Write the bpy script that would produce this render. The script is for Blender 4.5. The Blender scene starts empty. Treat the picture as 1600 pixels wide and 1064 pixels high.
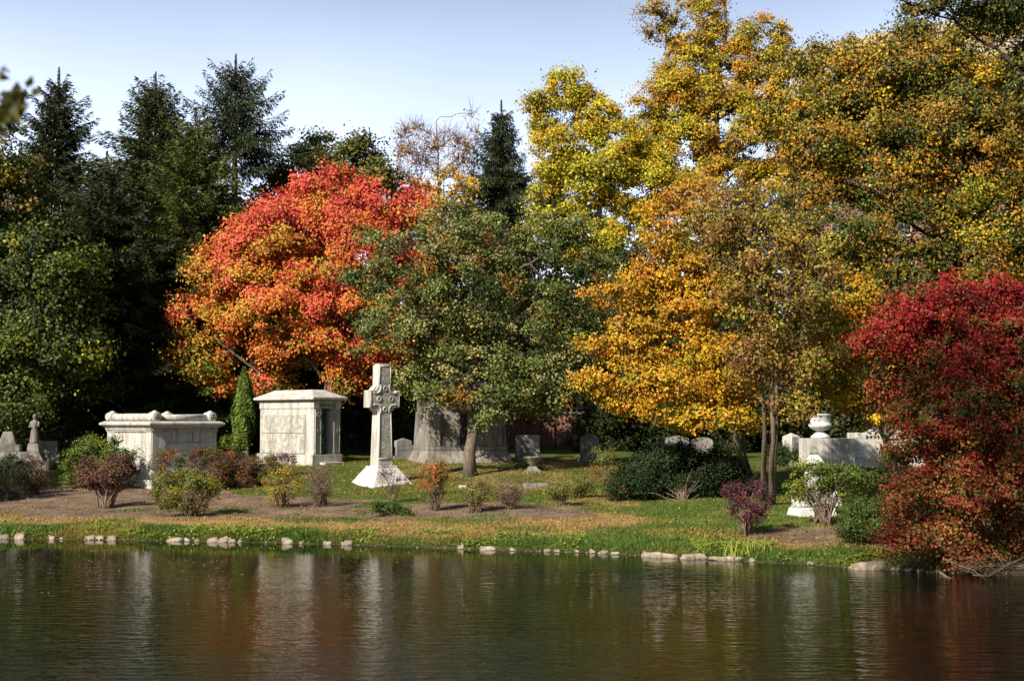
import bpy, math, random
import numpy as np
from mathutils import Vector, Matrix
random.seed(7)
RNG = np.random.default_rng(11)
R = math.radians
S = bpy.context.scene
COL = S.collection
F = 2222.0
CAMZ = 3.4
TH = math.atan(128 / F)
SUN_AZ = R(40); SUN_EL = R(36)

# ------------------------------------------------------------------ basics
def tag(o, label=None, cat=None, group=None, kind=None):
    if label: o['label'] = label
    if cat: o['category'] = cat
    if group: o['group'] = group
    if kind: o['kind'] = kind
    return o

def empty(name, loc, rz=0, **k):
    o = bpy.data.objects.new(name, None); COL.objects.link(o)
    o.location = loc; o.rotation_euler = (0, 0, rz); o.empty_display_size = .3
    return tag(o, **k)

def P(px, py, d):
    X = (px - 800) / F; Y = (532 - py) / F
    dy = math.cos(TH) - Y * math.sin(TH); dz = math.sin(TH) + Y * math.cos(TH)
    t = d / dy
    return np.array([X * t, d, CAMZ + dz * t])

def proj(x, y, z):
    c, s = math.cos(TH), math.sin(TH)
    f = y * c + (z - CAMZ) * s; u = -y * s + (z - CAMZ) * c
    f = np.maximum(f, .1)
    return 800 + F * x / f, 532 - F * u / f

def sm(x, a, b):
    t = np.clip((x - a) / (b - a), 0, 1); return t * t * (3 - 2 * t)

_perm = RNG.random((64, 64))
def vnoise(x, y, sc):
    x = np.asarray(x) / sc; y = np.asarray(y) / sc
    xi = np.floor(x).astype(int); yi = np.floor(y).astype(int)
    fx = x - xi; fy = y - yi; fx = fx * fx * (3 - 2 * fx); fy = fy * fy * (3 - 2 * fy)
    g = lambda a, b: _perm[a % 64, b % 64]
    return (g(xi, yi) * (1 - fx) + g(xi + 1, yi) * fx) * (1 - fy) + (g(xi, yi + 1) * (1 - fx) + g(xi + 1, yi + 1) * fx) * fy

SH_P = np.array([-4000, -600, 0, 400, 800, 1000, 1200, 1400, 1500, 1600, 1800, 2200, 3000, 6000.])
SH_D = np.array([60, 46, 42, 40.5, 38.2, 36.6, 34.8, 33, 32.4, 32, 31, 26, 18, 10.])
PR_S = np.array([-8, -1.5, 0, .35, 2.5, 8, 14, 17.5, 21, 30, 45, 120, 900.])
PR_Z = np.array([-1.6, -.5, 0, .2, .42, .68, .92, 1.3, 1.62, 1.8, 2.0, 2.3, 3.0])
def shore_s(x, y):
    u = x / np.maximum(y, 5.0)
    d0 = np.interp(800 + F * u, SH_P, SH_D)
    d0 = d0 + .35 * (vnoise(x, x * 0, 2.3) - .5) + .16 * (vnoise(x, x * 0 + 9, .7) - .5)
    s = y - d0
    s = np.maximum(s, 9.0 - y + 0 * x)
    return np.maximum(s, np.abs(x) - 90)
def hz(x, y):
    x = np.asarray(x, float); y = np.asarray(y, float)
    s = shore_s(x, y)
    z = np.interp(s, PR_S, PR_Z)
    z = z + sm(s, .4, 3) * (.16 * (vnoise(x, y, 3.1) - .5) + .09 * (vnoise(x + 7, y, .9) - .5))
    return z
def G(px, py, dmin=28, dmax=110):
    ds = np.arange(dmin, dmax, .05); q = P(px, py, 1.0) - np.array([0, 0, CAMZ])
    pts = q[None] * ds[:, None] + np.array([0, 0, CAMZ]); h = hz(pts[:, 0], pts[:, 1])
    k = np.nonzero(pts[:, 2] <= h)[0]; i = k[0] if len(k) else len(ds) - 1
    return np.array([pts[i, 0], pts[i, 1], h[i]])
def Gd(px, d):
    p = P(px, 660, d); p[2] = float(hz(p[0], p[1])); return p

# ------------------------------------------------------------------ materials
def newmat(name, rough=.7, spec=.3):
    m = bpy.data.materials.new(name); m.use_nodes = True
    nt = m.node_tree; b = nt.nodes['Principled BSDF']
    b.inputs['Roughness'].default_value = rough
    b.inputs['Specular IOR Level'].default_value = spec
    return m, nt, b
def nd(nt, t, **k):
    n = nt.nodes.new(t)
    for a, v in k.items():
        if a in n.inputs: n.inputs[a].default_value = v
        else: setattr(n, a, v)
    return n
def noise(nt, scale, detail=4, rough=.55, co=None, vec=(1, 1, 1)):
    tc = nd(nt, 'ShaderNodeTexCoord'); mp = nd(nt, 'ShaderNodeMapping'); mp.inputs['Scale'].default_value = vec
    nt.links.new(tc.outputs[co or 'Object'], mp.inputs[0])
    n = nd(nt, 'ShaderNodeTexNoise', Scale=scale, Detail=detail, Roughness=rough)
    nt.links.new(mp.outputs[0], n.inputs['Vector']); return n
def ramp(nt, src, stops):
    r = nd(nt, 'ShaderNodeValToRGB'); e = r.color_ramp.elements
    while len(e) < len(stops): e.new(.5)
    for i, (p, c) in enumerate(stops):
        e[i].position = p; e[i].color = (*c, 1)
    nt.links.new(src, r.inputs[0]); return r
def mixc(nt, fac, a, b, mode='MIX'):
    m = nd(nt, 'ShaderNodeMix', data_type='RGBA', blend_type=mode)
    for s, v in ((0, fac), (6, a), (7, b)):
        if hasattr(v, 'links'): nt.links.new(v, m.inputs[s])
        else: m.inputs[s].default_value = v if s == 0 else (*v, 1)
    return m.outputs[2]
def bump(nt, b, src, st, dist=.02):
    n = nd(nt, 'ShaderNodeBump', Strength=st, Distance=dist)
    nt.links.new(src, n.inputs['Height']); nt.links.new(n.outputs[0], b.inputs['Normal'])

def stone(name, base, dark, scale=2.5, stain=.5, bs=.5, grain=60):
    m, nt, b = newmat(name, .75, .25)
    n1 = noise(nt, scale, 6, .65)
    r1 = ramp(nt, n1.outputs[0], [(.38, dark), (.62, base)])
    n2 = noise(nt, grain, 3, .6)
    r2 = ramp(nt, n2.outputs[0], [(.3, (.72,) * 3), (.7, (1.1,) * 3)])
    c = mixc(nt, 1.0, r1.outputs[0], r2.outputs[0], 'MULTIPLY')
    n3 = noise(nt, 1.0, 5, .7, vec=(5, 5, .5))       # vertical weather streaks
    r3 = ramp(nt, n3.outputs[0], [(.36, (.34, .31, .28)), (.56, (1, 1, 1))])
    c = mixc(nt, min(1, stain * 1.25), c, mixc(nt, 1.0, c, r3.outputs[0], 'MULTIPLY'))
    nt.links.new(c, b.inputs['Base Color'])
    bump(nt, b, n2.outputs[0], bs, .02)
    return m
M = {}
M['marble'] = stone('pale_granite', (.66, .63, .59), (.52, .495, .46), 1.6, .5, .35)
M['white'] = stone('white_stone', (.74, .73, .71), (.62, .61, .59), 1.8, .22, .3)
M['rock_face'] = stone('rough_granite', (.60, .57, .52), (.36, .34, .31), 4.5, .45, 1.0, 22)
M['grey'] = stone('grey_granite', (.34, .33, .32), (.22, .215, .21), 2, .5, .4)
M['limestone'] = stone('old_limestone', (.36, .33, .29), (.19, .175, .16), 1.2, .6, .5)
M['shore'] = stone('shore_rock', (.46, .39, .31), (.20, .16, .11), 7, .2, 1.0, 30)
M['gravel'] = stone('shore_gravel', (.26, .19, .12), (.12, .085, .05), 3, .2, 1.0, 30)
M['beige'] = stone('beige_facade', (.50, .44, .36), (.42, .37, .30), .5, .3, .2, 8)
m, nt, b = newmat('carved_panel', .8, .2)             # interlace carving, relief by bump
v = nd(nt, 'ShaderNodeTexVoronoi', Scale=13.0, feature='DISTANCE_TO_EDGE'); tc = nd(nt, 'ShaderNodeTexCoord')
nt.links.new(tc.outputs['Object'], v.inputs['Vector'])
rr = ramp(nt, v.outputs[0], [(.0, (.27, .25, .23)), (.22, (.50, .47, .43))])
nn = noise(nt, 5, 4); rn = ramp(nt, nn.outputs[0], [(.35, (.8,) * 3), (.65, (1.1,) * 3)])
nt.links.new(mixc(nt, 1.0, rr.outputs[0], rn.outputs[0], 'MULTIPLY'), b.inputs['Base Color'])
bump(nt, b, v.outputs[0], .9, .05); M['carved'] = m
def brickmat(name, c1, c2, mortar, sc, rows=(.5, .22)):
    m, nt, b = newmat(name, .85, .2)
    tc = nd(nt, 'ShaderNodeTexCoord'); sp = nd(nt, 'ShaderNodeSeparateXYZ'); cb = nd(nt, 'ShaderNodeCombineXYZ')
    nt.links.new(tc.outputs['Object'], sp.inputs[0]); nt.links.new(sp.outputs[0], cb.inputs[0]); nt.links.new(sp.outputs[2], cb.inputs[1])
    br = nd(nt, 'ShaderNodeTexBrick', Scale=sc); br.inputs['Brick Width'].default_value = rows[0]; br.inputs['Row Height'].default_value = rows[1]
    br.inputs['Color1'].default_value = (*c1, 1); br.inputs['Color2'].default_value = (*c2, 1); br.inputs['Mortar'].default_value = (*mortar, 1)
    nt.links.new(cb.outputs[0], br.inputs['Vector'])
    n = noise(nt, 1.5, 5); r = ramp(nt, n.outputs[0], [(.3, (.65,) * 3), (.7, (1.1,) * 3)])
    nt.links.new(mixc(nt, 1.0, br.outputs[0], r.outputs[0], 'MULTIPLY'), b.inputs['Base Color']); return m
M['brick'] = brickmat('red_brick', (.24, .085, .055), (.17, .06, .04), (.3, .24, .2), 2.0)
M['brick_far'] = brickmat('far_red_brick', (.25, .10, .085), (.20, .08, .065), (.25, .20, .18), 1.0)
m, nt, b = newmat('iron', .5, .4); b.inputs['Base Color'].default_value = (.012, .012, .013, 1); M['iron'] = m
m, nt, b = newmat('window_glass', .15, .6); b.inputs['Base Color'].default_value = (.03, .035, .04, 1); M['glass'] = m
m, nt, b = newmat('bronze_patina', .55, .4); b.inputs['Metallic'].default_value = .3
n = noise(nt, 7, 5); r = ramp(nt, n.outputs[0], [(.35, (.03, .06, .055)), (.6, (.12, .28, .22))]); nt.links.new(r.outputs[0], b.inputs['Base Color']); M['bronze'] = m
m, nt, b = newmat('dark_letter', .8, .2); b.inputs['Base Color'].default_value = (.10, .075, .04, 1); M['letter'] = m
def bark(name, c1, c2):
    m, nt, b = newmat(name, .9, .15)
    n = noise(nt, 5, 6, .7, vec=(3, 3, .6)); r = ramp(nt, n.outputs[0], [(.35, c1), (.65, c2)])
    nt.links.new(r.outputs[0], b.inputs['Base Color']); bump(nt, b, n.outputs[0], 1.0, .04); return m
M['bark'] = bark('grey_brown_bark', (.09, .07, .05), (.22, .18, .135))
M['bark_dark'] = bark('dark_bark', (.03, .024, .02), (.08, .065, .05))
M['bark_pale'] = bark('pale_bark', (.10, .075, .055), (.25, .19, .14))
M['twig'] = bark('twig_bark', (.13, .09, .07), (.26, .19, .14))
def leafmat(name, trans=.35, rough=.55, spec=.25):
    m = bpy.data.materials.new(name); m.use_nodes = True; nt = m.node_tree
    b = nt.nodes['Principled BSDF']; out = nt.nodes['Material Output']
    b.inputs['Roughness'].default_value = rough; b.inputs['Specular IOR Level'].default_value = spec
    a = nd(nt, 'ShaderNodeAttribute', attribute_name='leafcol')
    n = noise(nt, 9, 2); r = ramp(nt, n.outputs[0], [(.3, (.82,) * 3), (.7, (1.12,) * 3)])
    c = mixc(nt, 1.0, a.outputs['Color'], r.outputs[0], 'MULTIPLY')
    t = nd(nt, 'ShaderNodeBsdfTranslucent'); mx = nd(nt, 'ShaderNodeMixShader'); mx.inputs[0].default_value = trans
    nt.links.new(c, b.inputs['Base Color']); nt.links.new(c, t.inputs[0])
    nt.links.new(b.outputs[0], mx.inputs[1]); nt.links.new(t.outputs[0], mx.inputs[2]); nt.links.new(mx.outputs[0], out.inputs[0])
    return m
M['leaf'] = leafmat('leaf', .24); M['needle'] = leafmat('needle', .08, .6, .2); M['blade'] = leafmat('grass_blade', .25)

# ------------------------------------------------------------------ mesh builders
def fastmesh(name, V, FI, mat, parent=None, col=None, smooth=False):
    """V (n,3); FI (m,k) equal-size faces; col (m,3) one colour per face"""
    V = np.asarray(V, np.float32); FI = np.asarray(FI, np.int32)
    me = bpy.data.meshes.new(name); m, k = FI.shape
    me.vertices.add(len(V)); me.vertices.foreach_set('co', V.ravel())
    me.loops.add(m * k); me.loops.foreach_set('vertex_index', FI.ravel())
    me.polygons.add(m); me.polygons.foreach_set('loop_start', np.arange(0, m * k, k, dtype=np.int32))
    me.update(calc_edges=True)
    if smooth: me.polygons.foreach_set('use_smooth', np.ones(m, bool))
    if col is not None:
        a = me.attributes.new('leafcol', 'FLOAT_COLOR', 'FACE')
        c4 = np.ones((m, 4), np.float32); c4[:, :3] = col; a.data.foreach_set('color', c4.ravel())
    me.materials.append(mat)
    o = bpy.data.objects.new(name, me); COL.objects.link(o)
    if parent is not None: o.parent = parent
    return o

class MB:
    def __init__(s): s.v = []; s.f = []
    def add(s, V, Fs):
        n = len(s.v); s.v += [tuple(p) for p in V]; s.f += [tuple(i + n for i in f) for f in Fs]
    def box(s, x0, x1, y0, y1, z0, z1, ti=0):
        s.frus(x0, x1, y0, y1, z0, x0 + ti, x1 - ti, y0 + ti, y1 - ti, z1)
    def frus(s, x0, x1, y0, y1, z0, X0, X1, Y0, Y1, z1):
        V = [(x0, y0, z0), (x1, y0, z0), (x1, y1, z0), (x0, y1, z0), (X0, Y0, z1), (X1, Y0, z1), (X1, Y1, z1), (X0, Y1, z1)]
        s.add(V, [(3, 2, 1, 0), (4, 5, 6, 7), (0, 1, 5, 4), (1, 2, 6, 5), (2, 3, 7, 6), (3, 0, 4, 7)])
    def prism(s, pts, y0, y1):
        """outline pts (x,z) CCW seen from -Y, extruded y0..y1"""
        n = len(pts); V = [(x, y0, z) for x, z in pts] + [(x, y1, z) for x, z in pts]
        s.add(V, [tuple(range(n)), tuple(range(2 * n - 1, n - 1, -1))] + [(i, i + n, (i + 1) % n + n, (i + 1) % n) for i in range(n)])
    def lathe(s, prof, cx=0, cy=0, n=28, a0=0):
        V = []; m = len(prof)
        for i in range(n):
            a = 2 * math.pi * i / n
            for r, z in prof: V.append((cx + r * math.cos(a), cy + r * math.sin(a), z))
        Fs = [(i * m + j, ((i + 1) % n) * m + j, ((i + 1) % n) * m + j + 1, i * m + j + 1) for i in range(n) for j in range(m - 1)]
        Fs.append(tuple(i * m for i in range(n))[::-1]); Fs.append(tuple(i * m + m - 1 for i in range(n)))
        s.add(V, Fs)
    def tube(s, pts, rad, n=6):
        pts = [np.array(p, float) for p in pts]; V = []; k = len(pts)
        rad = rad if hasattr(rad, '__len__') else [rad] * k
        for i, p in enumerate(pts):
            t = pts[min(i + 1, k - 1)] - pts[max(i - 1, 0)]; t /= np.linalg.norm(t) + 1e-9
            a = np.cross(t, (0, 0, 1) if abs(t[2]) < .9 else (1, 0, 0)); a /= np.linalg.norm(a); b = np.cross(t, a)
            for j in range(n):
                w = 2 * math.pi * j / n; V.append(p + rad[i] * (a * math.cos(w) + b * math.sin(w)))
        Fs = [(i * n + j, i * n + (j + 1) % n, (i + 1) * n + (j + 1) % n, (i + 1) * n + j) for i in range(k - 1) for j in range(n)]
        Fs += [tuple(range(n))[::-1], tuple(range((k - 1) * n, k * n))]
        s.add(V, Fs)
    def torus(s, c, r, q, n=20, m=6, a0=0, a1=2 * math.pi):
        """ring in the XZ plane"""
        full = abs(a1 - a0 - 2 * math.pi) < 1e-6
        pts = [(c[0] + r * math.cos(a0 + (a1 - a0) * i / n), c[1], c[2] + r * math.sin(a0 + (a1 - a0) * i / n)) for i in range(n + 1)]
        s.tube(pts, q, m)
    def build(s, name, mat, parent=None, bevel=0, smooth=False):
        me = bpy.data.meshes.new(name); me.from_pydata([tuple(map(float, v)) for v in s.v], [], s.f); me.update()
        me.materials.append(mat)
        if smooth: me.polygons.foreach_set('use_smooth', [len(f) < 5 for f in s.f])
        o = bpy.data.objects.new(name, me); COL.objects.link(o)
        if parent is not None: o.parent = parent
        if bevel:
            b = o.modifiers.new('bevel', 'BEVEL'); b.width = bevel; b.segments = 2; b.limit_method = 'ANGLE'
        return o

def unit(a): return a / (np.linalg.norm(a, axis=-1, keepdims=True) + 1e-9)

def leafquads(C, N, L, W, droop=.3, fold=.12):
    n = len(C)
    r = RNG.normal(size=(n, 3)); r[:, 2] -= droop
    A = unit(r - (r * N).sum(1, keepdims=True) * N); B = np.cross(N, A)
    L = L[:, None]; W = W[:, None]
    V = np.empty((n, 4, 3)); V[:, 0] = C - A * L * .5; V[:, 2] = C + A * L * .5
    V[:, 1] = C + B * W * .5 + N * L * fold - A * L * .08; V[:, 3] = C - B * W * .5 + N * L * fold - A * L * .08
    return V.reshape(-1, 3), np.arange(n * 4).reshape(n, 4)

def sample_clumps(lobes, n, shell=.62, back=.5, flat=1):
    """lobes: (cx,cy,cz,rx,ry,rz)"""
    Lb = np.array(lobes); w = (Lb[:, 3] * Lb[:, 5]) ** .9; w /= w.sum(); out = []; rr = []
    tries = 0
    mcy = Lb[:, 1].mean()
    while len(out) < n and tries < n * 60:
        tries += 1
        i = RNG.choice(len(Lb), p=w); d = unit(RNG.normal(size=3)); f = shell + (1 - shell) * RNG.random() ** .6
        p = Lb[i, :3] + d * f * Lb[i, 3:]
        if d[1] > .2 and RNG.random() > back: continue
        q = np.sqrt((((p - Lb[:, :3]) / Lb[:, 3:]) ** 2).sum(1)); 
        if q.min() < .52: continue
        out.append(p); rr.append(unit((p - Lb[i, :3]) / Lb[i, 3:] ** 1.0))
    return np.array(out), np.array(rr)

def pick(pal, t, u, e):
    """pal: list of (rgb, weight or f(t,u,e)); arrays t,u,e -> colours"""
    n = len(t); W = np.stack([np.maximum(0, (w(t, u, e) if callable(w) else float(w)) + np.zeros(n)) for _, w in pal], 1)
    W = np.cumsum(W / W.sum(1, keepdims=True), 1); k = (RNG.random(n)[:, None] > W).sum(1).clip(0, len(pal) - 1)
    return np.array([c for c, _ in pal])[k]

def crown_arrays(cl, out, pal, nl, rc, leaf, flat=.65, droop=.3, rnd=.9, jit=.22):
    nl = nl * 1.55; leaf = leaf * .79; n = len(cl); zmin, zmax = cl[:, 2].min(), cl[:, 2].max(); xmin, xmax = cl[:, 0].min(), cl[:, 0].max()
    rcs = rc * (.4 + 1.15 * RNG.random(n) ** 1.4); cnt = np.maximum(3, (nl * (rcs / rc) ** 2 * (.7 + .6 * RNG.random(n))).astype(int))
    idx = np.repeat(np.arange(n), cnt); m = len(idx)
    t = (cl[:, 2] - zmin) / (zmax - zmin + 1e-6); u = (cl[:, 0] - xmin) / (xmax - xmin + 1e-6)
    ccol = pick(pal, t, u, RNG.random(n))
    d = unit(RNG.normal(size=(m, 3))); rad = RNG.random(m) ** .45; st = RNG.random(m) < .08; rad = np.where(st, 1 + .4 * RNG.random(m), rad)   # stray sprays outside the clump
    off = d * rad[:, None] * rcs[idx][:, None]; off[:, 2] *= flat
    # clumps are gappy: pull leaves towards a few twigs
    tw = unit(RNG.normal(size=(n * 5, 3)) + np.repeat(out, 5, 0) * .6); k = RNG.integers(0, 5, m)
    tdir = tw[idx * 5 + k]; off = off * .62 + tdir * (rcs[idx] * rad)[:, None] * np.array([.75, .75, .75 * flat])
    C = cl[idx] + off
    N = unit(off / (rcs[idx][:, None]) * 1.0 + out[idx] * .7 + np.array([-.25, -.3, .55]) * .6 + RNG.normal(size=(m, 3)) * rnd)
    lc = ccol[idx].copy(); sw = RNG.random(m) < .3
    alt = pick(pal, t[idx], u[idx], RNG.random(m)); lc[sw] = alt[sw]
    lc *= (1 + jit * RNG.normal(size=(m, 1))).clip(.45, 1.6) * np.repeat((1 + .10 * RNG.normal(size=(n, 1))), cnt, 0)
    L = leaf * (.65 + .7 * RNG.random(m))
    V, FI = leafquads(C, N, L, L * (.62 + .25 * RNG.random(m)), droop)
    return V, FI, lc.clip(.004, .9)

def bez(a, c, b, n):
    t = np.linspace(0, 1, n)[:, None]; return a * (1 - t) ** 2 + 2 * c * t * (1 - t) + b * t * t

def wig(pts, amp):
    q = pts.copy(); q[1:-1] += RNG.normal(size=q[1:-1].shape) * amp; return q

def limbs(base, top, cl, r0, K, fork=.3, via=None, twr=.022, twigs=True):
    trunk = MB(); br = MB(); tw = MB()
    if via is not None: tp = np.array([base] + list(via) + [top], float); tt = np.linspace(0, 1, 12) * (len(tp) - 1)
    else: tp = np.array([base, top], float); tt = np.linspace(0, 1, 12)
    tp = np.stack([np.interp(tt, np.arange(len(tp)), tp[:, i]) for i in range(3)], 1); tp = wig(tp, r0 * .35)
    rad = r0 * np.interp(np.linspace(0, 1, 12), [0, .06, .5, 1], [1.35, 1, .62, .18]); 
    low = tp.copy(); low[0, 2] -= .25
    trunk.tube(low, list(rad), 10)
    nodes = [tp]; nr = []
    if len(cl):
        ch = [int(np.argmax(cl[:, 2]))]; dist = np.linalg.norm(cl - cl[ch[0]], axis=1)
        for _ in range(min(K, len(cl)) - 1):
            j = int(np.argmax(dist * (.7 + .6 * RNG.random(len(cl))))); ch.append(j); dist = np.minimum(dist, np.linalg.norm(cl - cl[j], axis=1))
        hb = tp[0, 2] + fork * (tp[-1, 2] - tp[0, 2])
        for j in ch:
            e = cl[j]; hd = math.hypot(e[0] - tp[5, 0], e[1] - tp[5, 1]); z0 = np.clip(e[2] - hd * (.5 + .5 * RNG.random()), hb, tp[-1, 2] - .2)
            i = int(np.argmin(abs(tp[:, 2] - z0))); a = tp[i]; c = a * .45 + e * .55; c[2] += .18 * np.linalg.norm(e - a)
            pts = wig(bez(a, c, e, 9), .035 * np.linalg.norm(e - a) ** .7); ra = min(rad[i] * .6, r0 * .42)
            br.tube(pts, list(np.linspace(ra, .02, 9)), 6); nodes.append(pts[1:])
        if twigs:
            Pn = np.concatenate(nodes)
            for p in cl:
                q = Pn[np.argmin(np.linalg.norm(Pn - p, axis=1) + .6 * np.maximum(0, Pn[:, 2] - p[2]))]
                c = (p + q) / 2 + RNG.normal(size=3) * .12 * np.linalg.norm(p - q)
                tw.tube(bez(q, c, p, 4), [twr, twr * .8, twr * .6, twr * .3], 3)
    return trunk, br, tw

def rel(mb, o):
    mb.v = [tuple(np.array(v) - o) for v in mb.v]; return mb

def tree(name, label, cat, base, d, lobes, pal, nc, nl, rc, leaf, r0=.25, K=9, group=None, bark='bark', top=None, via=None,
         dd=None, depth=.85, flat=.65, droop=.3, fork=.3, back=.5, shell=.62, rnd=.9, twr=.022, extra_twigs=0, trunks=None, mat='leaf'):
    base = np.array(base, float); s = d / F; W = []
    for i, l in enumerate(lobes):
        dl = d + (l[4] if len(l) > 4 else 0) + (RNG.random() - .5) * 1.2
        c = P(l[0], l[1], dl); rx, rz = max(.3, l[2] * s - .35 * rc), max(.3, l[3] * s - .3 * rc)
        W.append((*c, rx, max(.5, (rx + rz) * .5 * depth), rz))
    cl, out = sample_clumps(W, nc, shell, back)
    e = empty(name, base, label=label, cat=cat, group=group)
    V, FI, c = crown_arrays(cl, out, pal, nl, rc, leaf, flat, droop, rnd)
    fastmesh('crown', V - base, FI, M[mat], e, c)
    if top is None:
        m = cl.mean(0); top = np.array([m[0], m[1], cl[:, 2].max() * .8 + m[2] * .2])
    else: top = np.array(top, float)
    specs = trunks or [(base, top, via, r0)]
    for (b0, t0, v0, rr) in specs:
        sub = cl if len(specs) == 1 else cl[np.argsort(np.linalg.norm(cl - t0, axis=1))[:max(4, int(len(cl) / len(specs)))]]
        t_, b_, w_ = limbs(np.array(b0, float), np.array(t0, float), sub, rr, max(3, K // len(specs)), fork, v0, twr)
        for p in (sub if extra_twigs else []):
            for _ in range(extra_twigs):
                q = p + unit(RNG.normal(size=3) + [0, 0, .9]) * (.5 + .9 * RNG.random()); w_.tube(bez(p, (p + q) / 2 + RNG.normal(size=3) * .1, q, 3), [.016, .011, .004], 3)
        t_.add(b_.v, b_.f); t_.add(w_.v, w_.f); rel(t_, base).build('trunk', M[bark], e, smooth=True)
    return e

# palettes (leaf colours as they are)
def lin(r, g, b):
    f = lambda c: (c / 255 / 12.92) if c / 255 <= .04045 else ((c / 255 + .055) / 1.055) ** 2.4
    return (f(r), f(g), f(b))
DG, MG, OG = (.032, .052, .014), (.075, .105, .022), (.13, .135, .028)
YG, YE, GO = (.27, .26, .022), (.56, .36, .02), (.54, .24, .018)
OR, RD, CR, BR = (.68, .20, .04), (.66, .10, .065), (.33, .022, .022), (.17, .07, .035)

# ------------------------------------------------------------------ camera, light, sky
cam = bpy.data.cameras.new('camera'); co = bpy.data.objects.new('camera', cam); COL.objects.link(co)
cam.sensor_width = 36; cam.lens = 36 * F / 1600; cam.clip_end = 2000; cam.clip_start = .1
co.location = (0, 0, CAMZ); co.rotation_euler = (R(90) + TH, 0, 0); S.camera = co
cam.dof.use_dof = True; cam.dof.focus_distance = 54; cam.dof.aperture_fstop = 2.0
sun = bpy.data.lights.new('sun', 'SUN'); so = bpy.data.objects.new('sun', sun); COL.objects.link(so)
sun.energy = 5.0; sun.angle = R(.53); sun.color = (1, .92, .78)
sd = Vector((-math.sin(SUN_AZ) * math.cos(SUN_EL), -math.cos(SUN_AZ) * math.cos(SUN_EL), math.sin(SUN_EL)))
so.rotation_euler = sd.to_track_quat('Z', 'Y').to_euler(); so.location = (-30, -30, 40)
w = bpy.data.worlds.new('World'); S.world = w; w.use_nodes = True; nt = w.node_tree
sky = nt.nodes.new('ShaderNodeTexSky'); sky.sky_type = 'NISHITA'; sky.sun_disc = False
sky.sun_elevation = SUN_EL; sky.sun_rotation = math.pi + SUN_AZ; sky.air_density = 1.0; sky.dust_density = 1.5; sky.ozone_density = 2.0
bg = nt.nodes['Background']; bg.inputs[1].default_value = .05
tc = nt.nodes.new('ShaderNodeTexCoord'); sx = nt.nodes.new('ShaderNodeSeparateXYZ'); nt.links.new(tc.outputs['Generated'], sx.inputs[0])
def mr(src, a, b_, c, d, t='SMOOTHSTEP'):
    n = nt.nodes.new('ShaderNodeMapRange'); n.interpolation_type = t
    for i, v in enumerate((a, b_, c, d)): n.inputs[i + 1].default_value = v
    nt.links.new(src, n.inputs[0]); return n.outputs[0]
va = mr(sx.outputs[2], .03, .42, 1, 0); vb = mr(sx.outputs[1], .3, .86, 0, 1)      # thin bright veil of high cloud low in the northern sky
cn = nt.nodes.new('ShaderNodeTexNoise'); cn.inputs['Scale'].default_value = 2.2; cn.inputs['Detail'].default_value = 3; nt.links.new(tc.outputs['Generated'], cn.inputs['Vector'])
vc = mr(cn.outputs[0], .3, .7, .85, 1.1)
mm = nt.nodes.new('ShaderNodeMath'); mm.operation = 'MULTIPLY'; nt.links.new(va, mm.inputs[0]); nt.links.new(vb, mm.inputs[1])
m2 = nt.nodes.new('ShaderNodeMath'); m2.operation = 'MULTIPLY'; nt.links.new(mm.outputs[0], m2.inputs[0]); nt.links.new(vc, m2.inputs[1])
vm = nt.nodes.new('ShaderNodeMix'); vm.data_type = 'RGBA'; vm.blend_type = 'ADD'; nt.links.new(m2.outputs[0], vm.inputs[0]); nt.links.new(sky.outputs[0], vm.inputs[6]); vm.inputs[7].default_value = (17.5, 19.2, 24.5, 1)
nt.links.new(vm.outputs[2], bg.inputs[0])
S.view_settings.view_transform = 'Standard'; S.view_settings.look = 'None'; S.view_settings.exposure = .66; S.view_settings.gamma = 1
S.cycles.max_bounces = 6; S.cycles.diffuse_bounces = 2; S.cycles.glossy_bounces = 3; S.cycles.transmission_bounces = 3
S.cycles.caustics_reflective = False; S.cycles.caustics_refractive = False

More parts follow.
